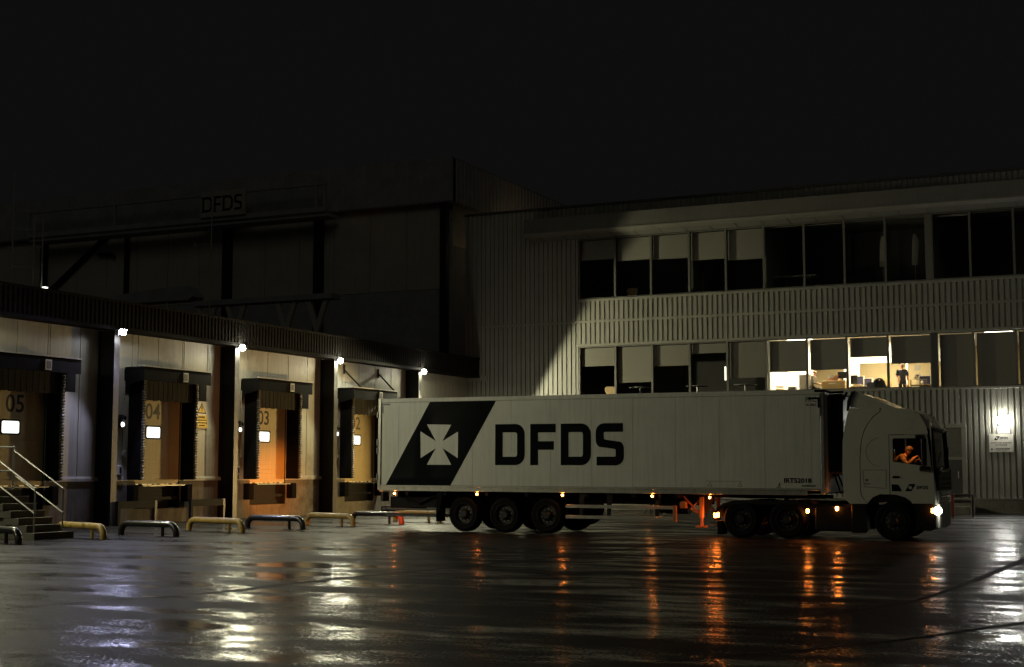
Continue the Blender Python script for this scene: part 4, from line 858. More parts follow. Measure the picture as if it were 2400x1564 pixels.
# added lamp on a stand behind the trailer, added to throw warm light on the dock doors
t = thing('added_lamp', (-20.6, 57.8, 0), 'warm added lamp on a stand hidden behind the trailer, added to light the dock', 'added lamp')  # stands in for unseen vehicle lights behind the trailer; the stand is invented
m = MB(); m.cyl((-20.6, 57.8, 0), (-20.6, 57.8, 1.5), .03, 8)
for k in range(3): m.tube([(-20.6, 57.8, .5), (-20.6+.45*cos(2.1*k), 57.8+.45*sin(2.1*k), 0)], .02, 6)
m.build('stand', 'steel', t); m = MB(); m.bbox(-20.65, -20.5, 57.65, 57.95, 1.45, 1.7, .02); m.build('housing', 'signy', t)
m = MB(); m.box(-20.665, -20.651, 57.68, 57.92, 1.48, 1.67); m.build('lens', 'turn', t)
light('added_light', 'SPOT', (-20.72, 57.75, 1.58), 3900, (1, .68, .24), t, (-12, -10.2, .3), spot_size=radians(60), spot_blend=.45, shadow_soft_size=.08)
# wheel guides: bent tubes on short feet
def guide(a, b, mt, label, post=.76, h=.34, endred=False):
    a = Vector((*a, 0)); b = Vector((*b, 0)); d = (b-a).normalized(); L = (b-a).length; r = .26
    t = thing('wheel_guide', (a+b)/2, label, 'wheel guide', 'tubular wheel guides in front of the dock')
    pts = [a, a+Vector((0, 0, h-r))*.7]
    pts += [a + d*(r - r*cos(radians(k))) + Vector((0, 0, h-r + r*sin(radians(k)))) for k in range(0, 91, 15)]
    pts += [b - d*(r - r*cos(radians(k))) + Vector((0, 0, h-r + r*sin(radians(k)))) for k in range(90, -1, -15)] + [b + Vector((0, 0, h-r))*.7, b]
    m = MB(); m.tube(pts, .092, 14); m.build('tube', mt, t, smooth=True)
    if endred: m = MB(); m.tube(pts[-9:], .095, 14); m.build('painted_end', 'redp', t, smooth=True)
    q = a + d*L*post; m = MB(); m.cyl(q, q+Vector((0, 0, h-.05)), .05, 8); m.build('foot_post', mt, t)
    for p in (a, b, q): m = MB(); m.box(p.x-.13, p.x+.13, p.y-.13, p.y+.13, 0, .015); m.build('base_plate', 'steel', t)
guide((-28.5, 27.6), (-26.07, 26.84), 'blacktube', 'black wheel guide cut by the left picture edge, in front of the stairs')
guide((-28.3, 30.62), (-25.9, 29.7), 'yellow', 'yellow wheel guide just right of the concrete stairs')
guide((-27.35, 32.1), (-25.14, 31.75), 'blacktube', 'black wheel guide between two yellow ones, in front of column left of door 04')
guide((-27.5, 35.35), (-25.0, 34.6), 'yellow', 'dull yellow wheel guide in front of door 04')
guide((-27.1, 37.8), (-24.75, 37.4), 'blacktube', 'black wheel guide in front of door 03')
guide((-26.8, 40.75), (-24.6, 40.1), 'yellow', 'bright yellow wheel guide between doors 03 and 02')
guide((-26.45, 43.1), (-24.1, 42.4), 'blacktube', 'black wheel guide with red end beside the trailer tail', endred=True)
guide((-26.0, 45.3), (-23.7, 44.4), 'yellow', 'yellow wheel guide half hidden under the trailer tail')
# stairs
st = thing('dock_stairs', (-28.9, 29.5, 0), 'concrete stairs with galvanised tube handrails up to the dock', 'stairs')
n = 7; rise = .187; going = .285
for i in range(n):
    x1 = -27.5 - going*i + (.12 if i == 0 else 0); m = MB(); ext = .13 if i == 0 else 0
    m.box(-32.75 if i == n-1 else x1-going-.25, x1, 28.87-ext, 30.12+ext*.7, rise*i if i else 0, rise*(i+1)-.012); s = m.build('step', 'step', st)
    m = MB(); m.box(x1-.06, x1+.012, 28.87-ext+.003, 30.12+ext*.7-.003, rise*(i+1)-.0115, rise*(i+1)); m.build('nosing', 'nosing', s)
m = MB(); m.prism([(-27.8, 0), (-29.8, 0), (-32.7, 0), (-32.7, 1.12), (-29.6, 1.12)], 1, 28.95, 30.05); m.build('stair_core', 'step', st)
r = .024
for y in (28.97, 30.03):
    zt = rise*n; xb, zb = -27.62, rise; xt = -29.45
    def ball(q, p): q.ball(p, .038, 10, 6)
    m = MB(); m.tube([(xb, y, zb), (xb, y, zb+1.15)], r, 8); m.tube([(xt, y, zt), (xt, y, zt+1.16)], r, 8); m.tube([(-31.2, y, zt), (-31.2, y, zt+1.16)], r, 8); m.build('rail_post', 'galv', st, smooth=True)
    m = MB(); m.tube([(xb, y, zb+1.15), (xt, y, zt+1.07)], r, 8); m.tube([(xt, y, zt+1.16), (-32.5, y, zt+1.16)], r, 8); m.build('hand_rail', 'galv', st, smooth=True)
    m = MB(); m.tube([(xb, y, zb+.5), (xt, y, zt+.42)], r, 8); m.tube([(xt, y, zt+.5), (-32.5, y, zt+.5)], r, 8); m.build('mid_rail', 'galv', st, smooth=True)
    m = MB()
    for p in ((xb, y, zb+1.15), (xt, y, zt+1.07), (xt, y, zt+1.16), (xb, y, zb+.5), (xt, y, zt+.42), (xt, y, zt+.5)): ball(m, p)
    m.build('rail_clamp', 'galv', st, smooth=True)
# low steel guard frames by the levellers
for ya, yb, lb in ((41.3, 43.05, 'low dark steel guard frame right of door 04'), (37.45, 39.2, 'low dark steel guard frame left of door 04')):
    t = thing('guard_frame', (-32.0, (ya+yb)/2, 0), lb, 'guard frame')
    m = MB(); m.box(-32.08, -31.98, ya, yb, .56, .80); m.build('rail', 'steel', t)
    m = MB(); m.box(-32.08, -31.97, yb+.001, yb+.12, 0, .80); m.build('post', 'flange', t)  # lit post: lamp light put into its paler colour
    m = MB(); m.box(-32.08, -31.97, ya-.12, ya-.001, 0, .80); m.build('post', 'steel', t)
# bulkhead lamp over the entrance sign
t = thing('bulkhead_lamp', (-6.93, OY-.1, 3.95), 'bright white bulkhead lamp on the office wall above the entrance sign', 'wall lamp')
m = MB(); m.lathe((-6.93, OY-.06, 3.99), 1, [(0, .26), (-.06, .26), (-.08, .22)], 8); m.build('body', 'white', t)
m = MB(); m.lathe((-6.93, OY-.13, 3.99), 1, [(0, .23), (-.06, .2), (-.1, .11), (-.11, .001)], 8); m.build('lens', 'bulk', t)
light('bulkhead_light', 'POINT', (-6.93, OY-.4, 3.95), 22, (1, .98, .88), t, shadow_soft_size=.15)
m = MB(); m.box(-7.18, -6.68, OY-.085, OY-.06, 3.42, 3.72); m.build('mount', 'white', t)
# entrance sign
t = thing('entrance_sign', (-7.05, OY-.08, 2.62), 'white entrance sign with small black flag logo under the bright wall lamp', 'sign')
yy = OY-.085; m = MB(); m.box(-7.55, -6.55, yy, yy+.02, 2.62, 3.40); m.build('plate', 'sign', t)
f = lambda a, b: (a, yy-.004, b); f2 = lambda a, b: (a, yy-.008, b)
md, ml = MB(), MB(); logo(md, ml, -7.34, 3.14, .062, f, f2); lg = md.build('flag_logo', 'ink', t); ml.build('cross_mark', 'sign', lg)
m = MB(); x = -7.09
for k, fn in enumerate((letter_D, letter_F, letter_D, letter_S)):
    a = (x, x+.07, 3.17, 3.26, .016); m.fill(fn(*a, .022) if fn is letter_D else fn(*a), f); x += .085
text_mb(m, 'STAFF AND DRIVERS', .088, lambda a, b: (-7.05+a, yy-.004, 2.99+b), 'CENTER', xs=1.05); text_mb(m, 'ENTRANCE', .088, lambda a, b: (-7.05+a, yy-.004, 2.895+b), 'CENTER', xs=1.05)
m.fill([[(-7.48, 2.745), (-7.43, 2.79), (-7.43, 2.755), (-7.38, 2.755), (-7.38, 2.735), (-7.43, 2.735), (-7.43, 2.70)]], f)
for k in range(2):
    x = -7.28
    while x < -6.72 - .05*k: w = random.choice([.03, .05, .07]); m.fill([[(x, 2.765-.065*k), (x+w, 2.765-.065*k), (x+w, 2.79-.065*k), (x, 2.79-.065*k)]], f); x += w+.015
m.build('lettering', 'ink', t)
# pipe barrier and red post by the entrance
t = thing('pipe_barrier', (-7.9, 58.6, 0), 'grey tube barrier with red post standing by the entrance in front of the cab', 'barrier')
m = MB()
for z in (.86, .62): m.tube([(-9.4, 58.6, z), (-7.6, 58.6, z)], .06, 10)
m.tube([(-7.6, 58.6, .9), (-7.6, 58.6, .3)], .06, 10); m.tube([(-7.6, 58.6, .3), (-7.6, 58.6, 0)], .05, 10); m.build('rail', 'galv', t, smooth=True)
m = MB(); m.box(-8.35, -8.25, 58.35, 58.45, 0, .92); m.build('post', 'redp', t)
# roof gantry, sign, mast, ladder pole, conveyor on the dock roof
t = thing('sign_gantry', (-58, 72, 7.46), 'long dark horizontal steel gantry frame above the dock roof', 'gantry')
for z, h in ((19.1, .14), (17.45, .3)): m = MB(); m.box(-70, -46.3, 71.9, 72.1, z, z+h); m.build('rail', 'bigdark', t)
for x in (-69.9, -62.55, -55.6, -47.0, -46.4): m = MB(); m.box(x-.07, x+.07, 71.92, 72.08, 17.75, 19.1); m.build('post', 'bigdark', t)
m = MB(); m.box(-70, -46.3, 72.1, 73.4, 17.2, 17.4); m.build('walkway', 'bigdark', t)
t = thing('roof_sign', (-53.75, 71.75, 17.7), 'pale rectangular sign with dark serif lettering high on the dark gantry', 'sign')
m = MB(); m.bbox(-55.45, -52.05, 71.7, 71.85, 17.68, 19.3, .02); m.build('plate', 'panel', t)
m = MB(); f = lambda a, b: (a, 71.69, b); x = -55.3
def serif(mb, a, z, w=.1): mb.fill([[(a-w, z), (a+w+.14, z), (a+w+.14, z+.05), (a-w, z+.05)]], lambda p, q: (p, 71.688, q))
for k, fn in enumerate((letter_D, letter_F, letter_D, letter_S)):
    w = (.78, .58, .78, .58)[k]; a = (x, x+w, 18.0, 18.98, .15); m.fill(fn(*a, .36) if fn is letter_D else fn(*a), f)
    if k < 3: serif(m, x, 18.0); serif(m, x, 18.93)
    x += w + .1
m.build('lettering', 'ink', t)
t = thing('roof_mast', (-50.2, 66, 7.46), 'thin pale aerial mast standing on the dock roof before the sign', 'mast')
m = MB(); m.tube([(-50.27, 66, 7.46), (-50.2, 66, 17.6)], .035, 6); m.build('pole', 'panel', t)
m = MB(); m.tube([(-50.22, 66, 14.85), (-51.4, 66, 14.85)], .02, 6); m.tube([(-51.4, 66, 14.7), (-51.4, 66, 15.0)], .03, 6); m.build('aerial_arm', 'panel', t)
t = thing('ladder_tower', (-66, 66.5, 7.46), 'dark caged ladder tower at the far left above the dock roof', 'tower')
m = MB(); m.tube([(-65.9, 66.5, 7.46), (-65.9, 66.5, 20.6)], .05, 6); m.tube([(-65.2, 67.6, 7.46), (-65.2, 67.6, 18)], .05, 6); m.tube([(-64.2, 67.3, 7.46), (-64.2, 67.3, 17.6)], .05, 6); m.build('pole', 'bigclad', t)
for z in (13.4, 14.6, 15.8, 17, 18.2): m = MB(); m.tube([(-66.3, 66.4, z), (-65.2, 67.6, z), (-64.2, 67.3, z)], .03, 5); m.build('rung', 'bigclad', t)
m = MB(); m.box(-63.85, -63.65, 67, 67.3, 13.16, 13.23); solo(m.build('roof_lamp', 'tiny'), 'tiny lit white lamp on the dock roof at far left', 'lamp')
t = thing('added_wall_lamp', (bx+.05, 82, 15.8), 'small warm lamp assumed on the side wall of the cold store behind the office, added to light its panels', 'wall lamp')  # unseen lamp, assumed from the warm side panels and added to light them
m = MB(); m.bbox(bx+.001, bx+.12, 81.85, 82.15, 15.7, 15.9, .01); m.build('housing', 'steel', t)
light('added_wall_light', 'POINT', (bx+2.2, 81.5, 15.9), 26, (1, .66, .3), t, shadow_soft_size=.1)  # added light, set off the wall to warm the store's side panels
t = thing('roof_duct', (-52, 68, 7.46), 'dark trestle duct lying on the dock roof below the sign', 'duct')
m = MB(); m.prism([(-58.4, 11.9), (-58.4, 12.45), (-54, 12.75), (-53.2, 12.75), (-52.6, 12.1), (-52.9, 11.9)], 1, 67.4, 68.6); m.box(-52.6, -43, 67.5, 68.5, 11.5, 11.8); m.build('casing', 'bigdark', t)
for x in (-57.6, -56.2, -54.6): m = MB(); m.tube([(x, 67.6, 11.9), (x+.3, 67.6, 7.46)], .06, 5); m.build('leg', 'bigclad', t)
for x in (-51.8, -49.7, -46.2, -44.1): m = MB(); m.prism([(x-.75, 11.5), (x-.45, 11.5), (x, 10.2), (x+.45, 11.5), (x+.75, 11.5), (x+.1, 9.6), (x-.1, 9.6)], 1, 67.7, 67.9); m.build('trestle', 'bigclad', t); m = MB(); m.tube([(x, 67.8, 7.46), (x, 67.8, 9.6)], .07, 5); m.build('leg', 'bigdark', t)

# ================================================================== PEOPLE
def person(loc, yaw, J, mats, label, hair, bulk=1.0):
    """one continuous skinned body; J holds joints in a frame facing +x; mats: list of (segment test, material)"""
    t = thing('person', loc, label, 'person')
    V = []; E = []; R = []
    def n(p, r, par=None):
        V.append(Vector(p)); R.append(r)
        if par is not None: E.append((par, len(V)-1))
        return len(V)-1
    pel = n(J['pelvis'], .135*bulk); sp = n(J['spine'], .13*bulk, pel); ch = n(J['chest'], .145*bulk, sp); nk0 = n(J['neck0'], .075, ch); nk = n(J['neck'], .055, nk0)
    hd = Vector(J['head']); up = (hd - Vector(J['neck'])).normalized(); fwd = Vector(J.get('face', (1, 0, 0))).normalized(); fwd = (fwd - up*fwd.dot(up)).normalized(); sd = up.cross(fwd)
    h1 = n(hd - up*.05, .072, nk); h2 = n(hd + up*.045, .088, h1); h3 = n(hd + up*.10, .06, h2)
    for s in ('l', 'r'):
        sh = n(J['sh_'+s], .068*bulk, ch); el = n(J['el_'+s], .045*bulk**1.5, sh); wr = n(J['wr_'+s], .03*bulk, el)
        d = (Vector(J['wr_'+s]) - Vector(J['el_'+s])).normalized(); w = d.cross(Vector((0, 0, 1)));  w = (w if w.length > .1 else Vector((1, 0, 0))).normalized()
        if s == 'r': w = -w
        pl = n(Vector(J['wr_'+s]) + d*.055, .030, wr); dn = d.cross(w)
        hp = n(J['hip_'+s], .095, pel); kn = n(J['kn_'+s], .062, hp); an = n(J['an_'+s], .042, kn); to = n(J['to_'+s], .038, an)
    me = bpy.data.meshes.new('body'); me.from_pydata(V, E, []); o = bpy.data.objects.new('body', me); COL.objects.link(o)
    md = o.modifiers.new('Skin', 'SKIN'); md.use_smooth_shade = True
    for v, r in zip(me.skin_vertices[0].data, R): v.radius = (r, r)
    me.skin_vertices[0].data[0].use_root = True
    sb = o.modifiers.new('Sub', 'SUBSURF'); sb.levels = 2; sb.render_levels = 2
    dg = bpy.context.evaluated_depsgraph_get(); ev = bpy.data.meshes.new_from_object(o.evaluated_get(dg)); bpy.data.objects.remove(o)
    body = MB(); body.add([v.co[:] for v in ev.vertices], [list(p.vertices) for p in ev.polygons]); bpy.data.meshes.remove(ev)
    # fingers: four unequal bent chains and a thumb, rooted in the palm
    for s in ('l', 'r'):
        wr = Vector(J['wr_'+s]); d = (wr - Vector(J['el_'+s])).normalized(); w = d.cross(Vector((0, 0, 1))); w = (w if w.length > .1 else Vector((0, 1, 0))).normalized(); dn = d.cross(w)
        if s == 'r': w = -w
        pa = wr + d*.05
        for k, Lf in enumerate((.068, .078, .073, .058)):
            b0 = pa + w*(.033 - .021*k) + d*.02; b1 = b0 + d*Lf*.5 + dn*.006; b2 = b1 + d*Lf*.35 + dn*.018; body.tube([b0 - d*.03, b0, b1, b2], [.010, .0095, .0085, .007], 6)
        b0 = pa + w*.03 - d*.02; body.tube([b0 - d*.01, b0 + w*.022 + d*.02, b0 + w*.03 + d*.055 + dn*.01], [.012, .0105, .008], 6)
    nose = hd + fwd*.085 - up*.01; body.ball(nose, .016, 6, 4, (1, 1, 1.4))
    for a in (-1, 1): body.ball(hd + sd*.083*a - up*.012, .02, 6, 4, (.6, .5, 1.4))
    Rz = Matrix.Rotation(yaw, 3, 'Z')
    W3 = lambda p: tuple(Rz @ Vector(p) + Vector(loc))
    skins = []
    for fc in body.f:
        c = sum((Vector(body.v[i]) for i in fc), Vector())/len(fc); k = 0
        zneck = Vector(J['neck0'])
        if (c - hd).length < .17 or c.dot(up) > (zneck + up*.03).dot(up) and (c - zneck).length < .14: k = 0
        else:
            best = None
            for nm, a, b in (('torso', 'pelvis', 'chest'), ('torso', 'chest', 'neck0'), ('torso', 'chest', 'sh_l'), ('torso', 'chest', 'sh_r'), ('arm', 'sh_l', 'el_l'), ('arm', 'sh_r', 'el_r'), ('fore', 'el_l', 'wr_l'), ('fore', 'el_r', 'wr_r'), ('leg', 'hip_l', 'kn_l'), ('leg', 'hip_r', 'kn_r'), ('leg', 'kn_l', 'an_l'), ('leg', 'kn_r', 'an_r'), ('shoe', 'an_l', 'to_l'), ('shoe', 'an_r', 'to_r')):
                A, B = Vector(J[a]), Vector(J[b]); u = max(0, min(1, (c-A).dot(B-A)/max(1e-6, (B-A).length_squared))); dd = (c - A - (B-A)*u).length
                if best is None or dd < best[0]: best = (dd, nm, u)
            k = {'torso': 1, 'arm': 1, 'fore': 1 if mats[3] and best[2] < .85 else 0, 'leg': 2, 'shoe': 4}[best[1]]
            if best[1] == 'leg' and best[2] < .2 and c.z > J['pelvis'][2] - .16: k = 1
            if best[1] == 'arm' and not mats[3] and best[2] > .75: k = 0
        skins.append(k)
    body.mi = skins; body.v = [W3(v) for v in body.v]
    body.build('body', [mats[0], mats[1], mats[2], mats[0], 'blackp'], t, smooth=True)
    hm = MB()
    if hair == 'full': hm.ball((0, 0, 0), .112, 14, 10, (1.0, .94, 1.05))
    else: hm.ball((0, 0, 0), .106, 14, 10, (1, .95, 1.05))
    keep = []
    for fc in hm.f:
        c = sum((Vector(hm.v[i]) for i in fc), Vector())/len(fc)
        ok = (c.x < .035 and c.z > -.05 and not (c.x > -.01 and c.z < .02)) or (c.z > .062) if hair == 'full' else (c.x < -.01 and -.06 < c.z < .045)
        if ok: keep.append(fc)
    hm.f = keep; hm.mi = [0]*len(keep); hm.v = [W3(hd + fwd*v[0] + sd*v[1] + up*(v[2]+.03)) for v in hm.v]; hm.build('hair', mats[5], t, smooth=True)
    em = MB()
    for a in (-1, 1): em.ball(W3(hd + fwd*.078 + sd*.03*a + up*.012), .009, 6, 4)
    em.build('eyes', 'blackp', t)
    lm = MB(); lm.tube([W3(hd + fwd*.079 + sd*a - up*.048) for a in (-.022, 0, .022)], .005, 5); lm.build('mouth', 'redp', t)
    return t
base = dict(pelvis=(0,0,.95), spine=(0,0,1.12), chest=(.01,0,1.32), neck0=(0,0,1.47), neck=(.01,0,1.53), head=(.03,0,1.63), sh_l=(0,.19,1.42), sh_r=(0,-.19,1.42), el_l=(-.03,.25,1.14), el_r=(-.03,-.25,1.14), wr_l=(.06,.26,.9), wr_r=(.06,-.26,.9), hip_l=(0,.1,.9), hip_r=(0,-.1,.9), kn_l=(.02,.11,.5), kn_r=(.02,-.11,.5), an_l=(-.02,.12,.09), an_r=(-.02,-.12,.09), to_l=(.13,.13,.04), to_r=(.13,-.13,.04))
person((-11.47, 66.2, fz), radians(-70), dict(base, face=(1, -.2, -.25), wr_r=(.14, -.22, .93)), ('skin', 'navy', 'trous', None, None, 'hairg'), 'standing man with grey hair and dark navy polo shirt in the lit office', 'full', 1.18)
seated = dict(base, pelvis=(0,0,.62), spine=(.03,0,.80), chest=(.07,0,1.0), neck0=(.09,0,1.15), neck=(.11,0,1.21), head=(.15,0,1.31), sh_l=(.08,.19,1.1), sh_r=(.08,-.19,1.1), el_l=(.1,.24,.84), el_r=(.1,-.24,.84), wr_l=(.34,.2,.80), wr_r=(.34,-.2,.80), hip_l=(0,.1,.58), hip_r=(0,-.1,.58), kn_l=(.42,.12,.56), kn_r=(.42,-.12,.56), an_l=(.42,.12,.1), an_r=(.42,-.12,.1), to_l=(.56,.13,.04), to_r=(.56,-.13,.04), face=(1, .1, -.1))
person((-15.45, 65.5, fz+.08), radians(-8), seated, ('skin', 'greysh', 'trous', True, None, 'hairb'), 'balding man in patterned grey shirt seated at a desk in the lit office', 'bald', 1.15)
drv = dict(seated, pelvis=(0,0,.62), spine=(.08,0,.78), chest=(.22,0,.93), neck0=(.32,-.01,1.05), neck=(.36,-.01,1.09), head=(.41,-.02,1.17), sh_l=(.26,.18,1.0), sh_r=(.24,-.19,1.0), el_l=(.42,.24,.78), el_r=(.40,-.25,.80), wr_l=(.56,.15,.9), wr_r=(.56,-.10,.98), face=(1, -.1, -.45))
person((-6.98, 38.58, 1.16), 0, drv, ('skin', 'workw', 'trous', True, None, 'hairb'), 'driver in a work jacket leaning forward behind the truck side window', 'full', 1.45)

# ================================================================== OFFICE THINGS behind the glass
def desk(x0, x1, y, lab, z=.73, d=.8):
    t = thing('desk', ((x0+x1)/2, y+d/2, fz), lab, 'desk')
    m = MB(); m.bbox(x0, x1, y, y+d, fz+z-.03, fz+z, .006); m.build('desk_top', 'desk', t)
    for x in (x0+.06, x1-.12):
        m = MB(); m.box(x, x+.06, y+.05, y+d-.05, fz, fz+z-.031); m.build('leg', 'greyp', t)
    return t
def chair(x, y, yaw, mt, lab, hb=1.0, arch=False):
    t = thing('office_chair', (x, y, fz), lab, 'chair'); Rz = Matrix.Rotation(yaw, 3, 'Z'); T = lambda q: [tuple(Rz @ Vector(v) + Vector((x, y, fz))) for v in q.v]
    q = MB(); q.bbox(-.24, .24, -.24, .24, .44, .52, .03); q.v = T(q); q.build('seat', mt, t)
    q = MB()
    if arch:
        pts = [(-.25, -.24, .5)] + [(-.28, -.24*cos(radians(a)), .72 + .3*sin(radians(a))) for a in range(0, 181, 20)] + [(-.25, .24, .5)]
        q.tube(pts, .05, 8); q.bbox(-.29, -.25, -.2, .2, .6, .95, .02)
    else: q.prism([(-.2, .52), (-.18, hb-.05), (-.12, hb), (.12, hb), (.18, hb-.05), (.2, .52)], 0, -.28, -.22)
    q.v = T(q); q.build('backrest', mt, t)
    q = MB(); q.cyl((0, 0, .06), (0, 0, .44), .03, 8)
    for k in range(5): a = 2*pi*k/5; q.tube([(0, 0, .1), (.28*cos(a), .28*sin(a), .05)], .02, 6)
    q.v = T(q); q.build('pedestal', 'blackp', t); return t
dA = desk(-15.9, -13.8, 66.1, 'desk behind the grey cabinet where the seated man works')
t = thing('cabinet', (-15.87, 66.0, fz), 'tall grey metal cabinet beside the seated man', 'cabinet')
m = MB(); m.bbox(-16.12, -15.62, 65.75, 66.2, fz, 6.30, .01); m.build('carcass', 'greyp', t)
m = MB(); m.bbox(-16.10, -15.64, 65.735, 65.749, fz+.05, 6.28, .003); m.build('cabinet_door', 'greyp', t)
t = thing('low_cabinet', (-14.4, 65.55, fz), 'low beige drawer unit under the desk phone with a pale handle', 'cabinet')
m = MB(); m.bbox(-14.98, -13.9, 65.35, 65.8, fz, 5.95, .01); m.build('carcass', 'desk', t)
m = MB(); m.box(-14.65, -14.3, 65.32, 65.345, 5.80, 5.83); m.build('handle', 'paper', t)
t = thing('document_stack', (-16.82, 65.0, 5.46), 'stack of pale paper trays on the sill of the first lit window', 'paper tray')
for k in range(4): m = MB(); m.box(-17.0, -16.64, 64.85, 65.1, 5.5+.07*k, 5.53+.07*k); m.build('tray', 'signy' if k % 2 else 'paper', t)
m = MB(); m.box(-17.05, -16.0, 64.6, 65.2, 5.40, 5.46); m.box(-17.05, -16.0, 64.8, 65.0, fz, 5.40); solo(m.build('sill_shelf', 'paper'), 'low white shelf behind the first lit window', 'shelf')
t = thing('printer', (-16.24, 65.0, 5.46), 'small grey printer on the shelf of the first lit window', 'printer')
m = MB(); m.bbox(-16.42, -16.07, 64.85, 65.1, 5.463, 5.70, .015); m.build('casing', 'greyp', t)
m = MB(); m.box(-16.38, -16.1, 64.835, 64.849, 5.58, 5.62); m.build('slot', 'blackp', t)
def monitor(x, y, z, w, h, lab, mt='blackp', yaw=0):
    t = thing('monitor', (x, y, z), lab, 'monitor'); m = MB(); m.bbox(x-w/2, x+w/2, y, y+.04, z+.1, z+.1+h, .008); m.build('screen', mt, t)
    m = MB(); m.cyl((x, y+.02, z+.01), (x, y+.02, z+.1), .025, 8); m.box(x-.11, x+.11, y-.06, y+.1, z, z+.012); m.build('stand', 'blackp', t); return t
monitor(-14.05, 65.5, 5.953, .42, .30, 'dark monitor back on the beige drawer unit'); monitor(-13.6, 65.9, 5.69, .32, .42, 'dark monitor on the desk right of the mullion')
t = thing('desk_fan', (-14.45, 65.6, 5.953), 'tilted cream desk printer lid on the beige drawer unit', 'printer')
m = MB(); m.prism([(-14.72, 5.953), (-14.25, 5.953), (-14.18, 6.2), (-14.27, 6.24), (-14.6, 6.06), (-14.72, 6.1)], 1, 65.5, 65.72); m.build('casing', 'skin', t)
m = MB(); m.prism([(-14.66, 6.1), (-14.5, 6.1), (-14.36, 6.22), (-14.66, 6.25)], 1, 65.45, 65.49); m.build('lid', 'paper', t)
dB = desk(-13.75, -12.0, 65.6, 'long pale desk behind the third lit window')
for x0, x1, y, z1, lab in ((-13.75, -13.3, 66.5, 6.18, 'left blue desk screen with white frame behind the desk'), (-13.24, -12.9, 66.45, 6.07, 'right blue desk screen with white frame behind the desk'), (-14.95, -14.6, 66.95, 6.2, 'blue desk screen behind the seated man'), (-10.73, -10.25, 66.3, 6.1, 'blue desk screen right of the standing man')):
    t = thing('desk_screen', ((x0+x1)/2, y, fz), lab, 'desk screen', 'blue desk screens in the lit office')
    m = MB(); m.box(x0, x1, y, y+.04, fz, z1); m.build('panel', 'bluep', t)
    m = MB(); m.box(x0-.03, x0-.001, y-.01, y+.05, fz, z1+.03); m.box(x1+.001, x1+.06, y-.01, y+.05, fz, z1+.03); m.box(x0, x1, y-.01, y+.05, z1+.001, z1+.03); m.build('frame', 'roomw', t)
t = thing('paper_pile', (-13.35, 65.9, 5.68), 'untidy heap of papers on the long pale desk', 'papers')
for k in range(5): m = MB(); a = random.uniform(-.1, .1); m.box(-13.65+a, -13.25+a, 65.75, 66.0, 5.682+.022*k, 5.70+.022*k); m.build('sheet', 'paper', t)
chair(-12.35, 65.35, radians(100), 'blackp', 'black arched chair back at the third lit window', arch=True)
chair(-12.62, 65.3, radians(80), 'blackp', 'pointed black chair back left of the arched chair', .86)
t = thing('coat', (-12.3, 66.9, 5.6), 'pale coat hung over a stand behind the arched chair', 'coat')
m = MB(); m.prism([(-12.55, 5.6), (-12.1, 5.6), (-12.08, 5.95), (-12.2, 6.15), (-12.35, 6.2), (-12.5, 6.12), (-12.58, 5.9)], 1, 66.85, 66.95); m.build('cloth', 'desk', t)
dC = desk(-11.2, -10.1, 65.35, 'desk with wire basket behind the fourth lit window')
chair(-11.2, 65.15, radians(200), 'desk', 'beige chair between the standing man and the window', .95)
t = thing('picture_panel', (-11.04, 67.45, 6.43), 'small dark noticeboard on the inner wall right of the standing man', 'noticeboard')
m = MB(); m.box(-11.13, -10.85, 67.42, 67.46, 6.45, 6.7); m.build('board', 'greyp', t)
t = thing('wire_basket', (-10.5, 65.6, 5.68), 'wire basket with items on the desk behind the fourth lit window', 'basket')
m = MB()
for z in (5.70, 5.80, 5.9): m.tube([(-10.72, 65.5, z), (-10.3, 65.5, z), (-10.3, 65.75, z), (-10.72, 65.75, z), (-10.72, 65.5, z)], .01, 5)
for x in (-10.72, -10.58, -10.44, -10.3): m.tube([(x, 65.5, 5.69), (x, 65.5, 5.9)], .008, 5)
m.build('wires', 'greyp', t); m = MB(); m.ball((-10.5, 65.62, 5.78), .07, 8, 6); m.build('item', 'paper', t)
t = thing('wall_poster', (-10.75, 66.25, 5.95), 'white poster with grey flag mark leaning behind the standing man', 'poster')
m = MB(); m.prism([(-11.0, 5.95), (-10.76, 5.95), (-10.62, 6.22), (-10.86, 6.22)], 1, 66.22, 66.24); m.build('sheet', 'paper', t)
ml2, mx = MB(), MB(); logo(mx, ml2, -10.95, 6.0, .06, lambda a, b: (a, 66.214, b), lambda a, b: (a, 66.21, b)); q = mx.build('flag_logo', 'inkgrey', t); ml2.build('cross_mark', 'paper', q)
# dark rooms: shell chairs and tables near the glass
def shell_chair(x, y, z, lab, w=.5):
    t = thing('shell_chair', (x, y, z), lab, 'chair', 'shell chairs behind the dark windows')
    m = MB(); pr = [(-w*.28, 0), (-w*.5, .22), (-w*.52, .36), (-w*.40, .44), (w*.40, .44), (w*.52, .36), (w*.5, .22), (w*.28, 0)]
    m.prism([(x+a, z+.45+b) for a, b in pr], 1, y, y+.03); m.build('backrest', 'desk', t)
    m = MB(); m.bbox(x-w*.42, x+w*.42, y+.03, y+.45, z+.42, z+.45, .01); m.build('seat', 'desk', t)
    for a, b in ((-.18, .05), (.18, .05), (-.18, .4), (.18, .4)): m = MB(); m.tube([(x+a, y+b, z), (x+a*.8, y+b, z+.42)], .012, 5); m.build('leg', 'galv', t)
shell_chair(-25.15, 64.75, 5.02, 'wooden shell chair at the bottom of the leftmost lower window', .6)
shell_chair(-24.3, 65.6, 9.92, 'wooden shell chair in the second upper window', .55)
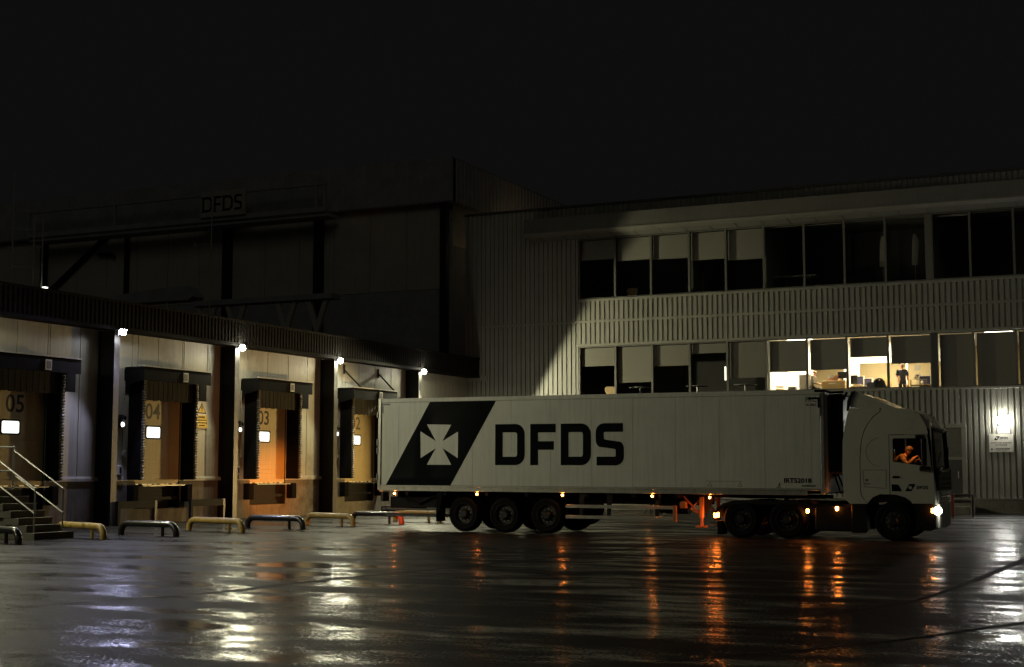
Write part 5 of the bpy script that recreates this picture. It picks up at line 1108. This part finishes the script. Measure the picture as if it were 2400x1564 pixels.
for x, lab in ((-23.85, 'round dark table in the second lower window'), (-20.95, 'round dark table between the third and fourth lower windows'), (-18.6, 'round dark table in the fifth lower window')):
    t = thing('round_table', (x, 65.4, fz), lab, 'table', 'tables behind the dark lower windows')
    m = MB(); m.lathe((x, 65.4, fz+.9), 2, [(0, .001), (0, .55), (.03, .55), (.03, .001)], 20); m.build('table_top', 'trim', t)
    m = MB(); m.cyl((x, 65.4, fz), (x, 65.4, fz+.9), .05, 8); m.lathe((x, 65.4, fz), 2, [(0, .25), (.03, .24), (.03, .001)], 14); m.build('pedestal', 'galv', t)
t = thing('flip_chart', (-20.95, 66, 9.9), 'pale flip chart standing in the fourth upper window', 'flip chart')
m = MB(); m.box(-21.15, -20.8, 66, 66.04, 10.3, 11.45); m.build('board', 'blind', t); m = MB(); m.tube([(-21.1, 66.05, 9.9), (-21.0, 66.05, 10.4)], .02, 5); m.tube([(-20.8, 66.05, 9.9), (-20.9, 66.05, 10.4)], .02, 5); m.build('leg', 'galv', t)
for x, w, lab in ((-12.2, .32, 'pale coat hanging left of the mullion in the upper dark office'), (-10.75, .3, 'pale coat hanging on the right in the upper dark office')):
    t = thing('hanging_coat', (x, 66.2, 10.9), lab, 'coat', 'coats hanging in the upper dark office')
    m = MB(); m.prism([(x-w/2, 11.2), (x+w/2-.05, 11.2), (x+w/2+.04, 12.3), (x+.05, 12.6), (x-.06, 12.6), (x-w/2+.05, 12.3)], 1, 66.15, 66.25); m.build('cloth', 'blind', t)
    m = MB(); m.tube([(x, 66.2, 9.9), (x, 66.2, 12.65)], .02, 6); m.build('coat_stand', 'greyp', t)
t = thing('meeting_table', (-16.3, 66, 9.9), 'long dark table in the sixth upper window', 'table')
m = MB(); m.bbox(-17.2, -15.2, 65.6, 66.6, 10.9, 10.96, .01); m.build('table_top', 'trim', t); m = MB(); m.box(-17.0, -16.9, 65.7, 66.5, 9.9, 10.89); m.build('leg', 'steel', t); m = MB(); m.box(-15.5, -15.4, 65.7, 66.5, 9.9, 10.89); m.build('leg', 'steel', t)
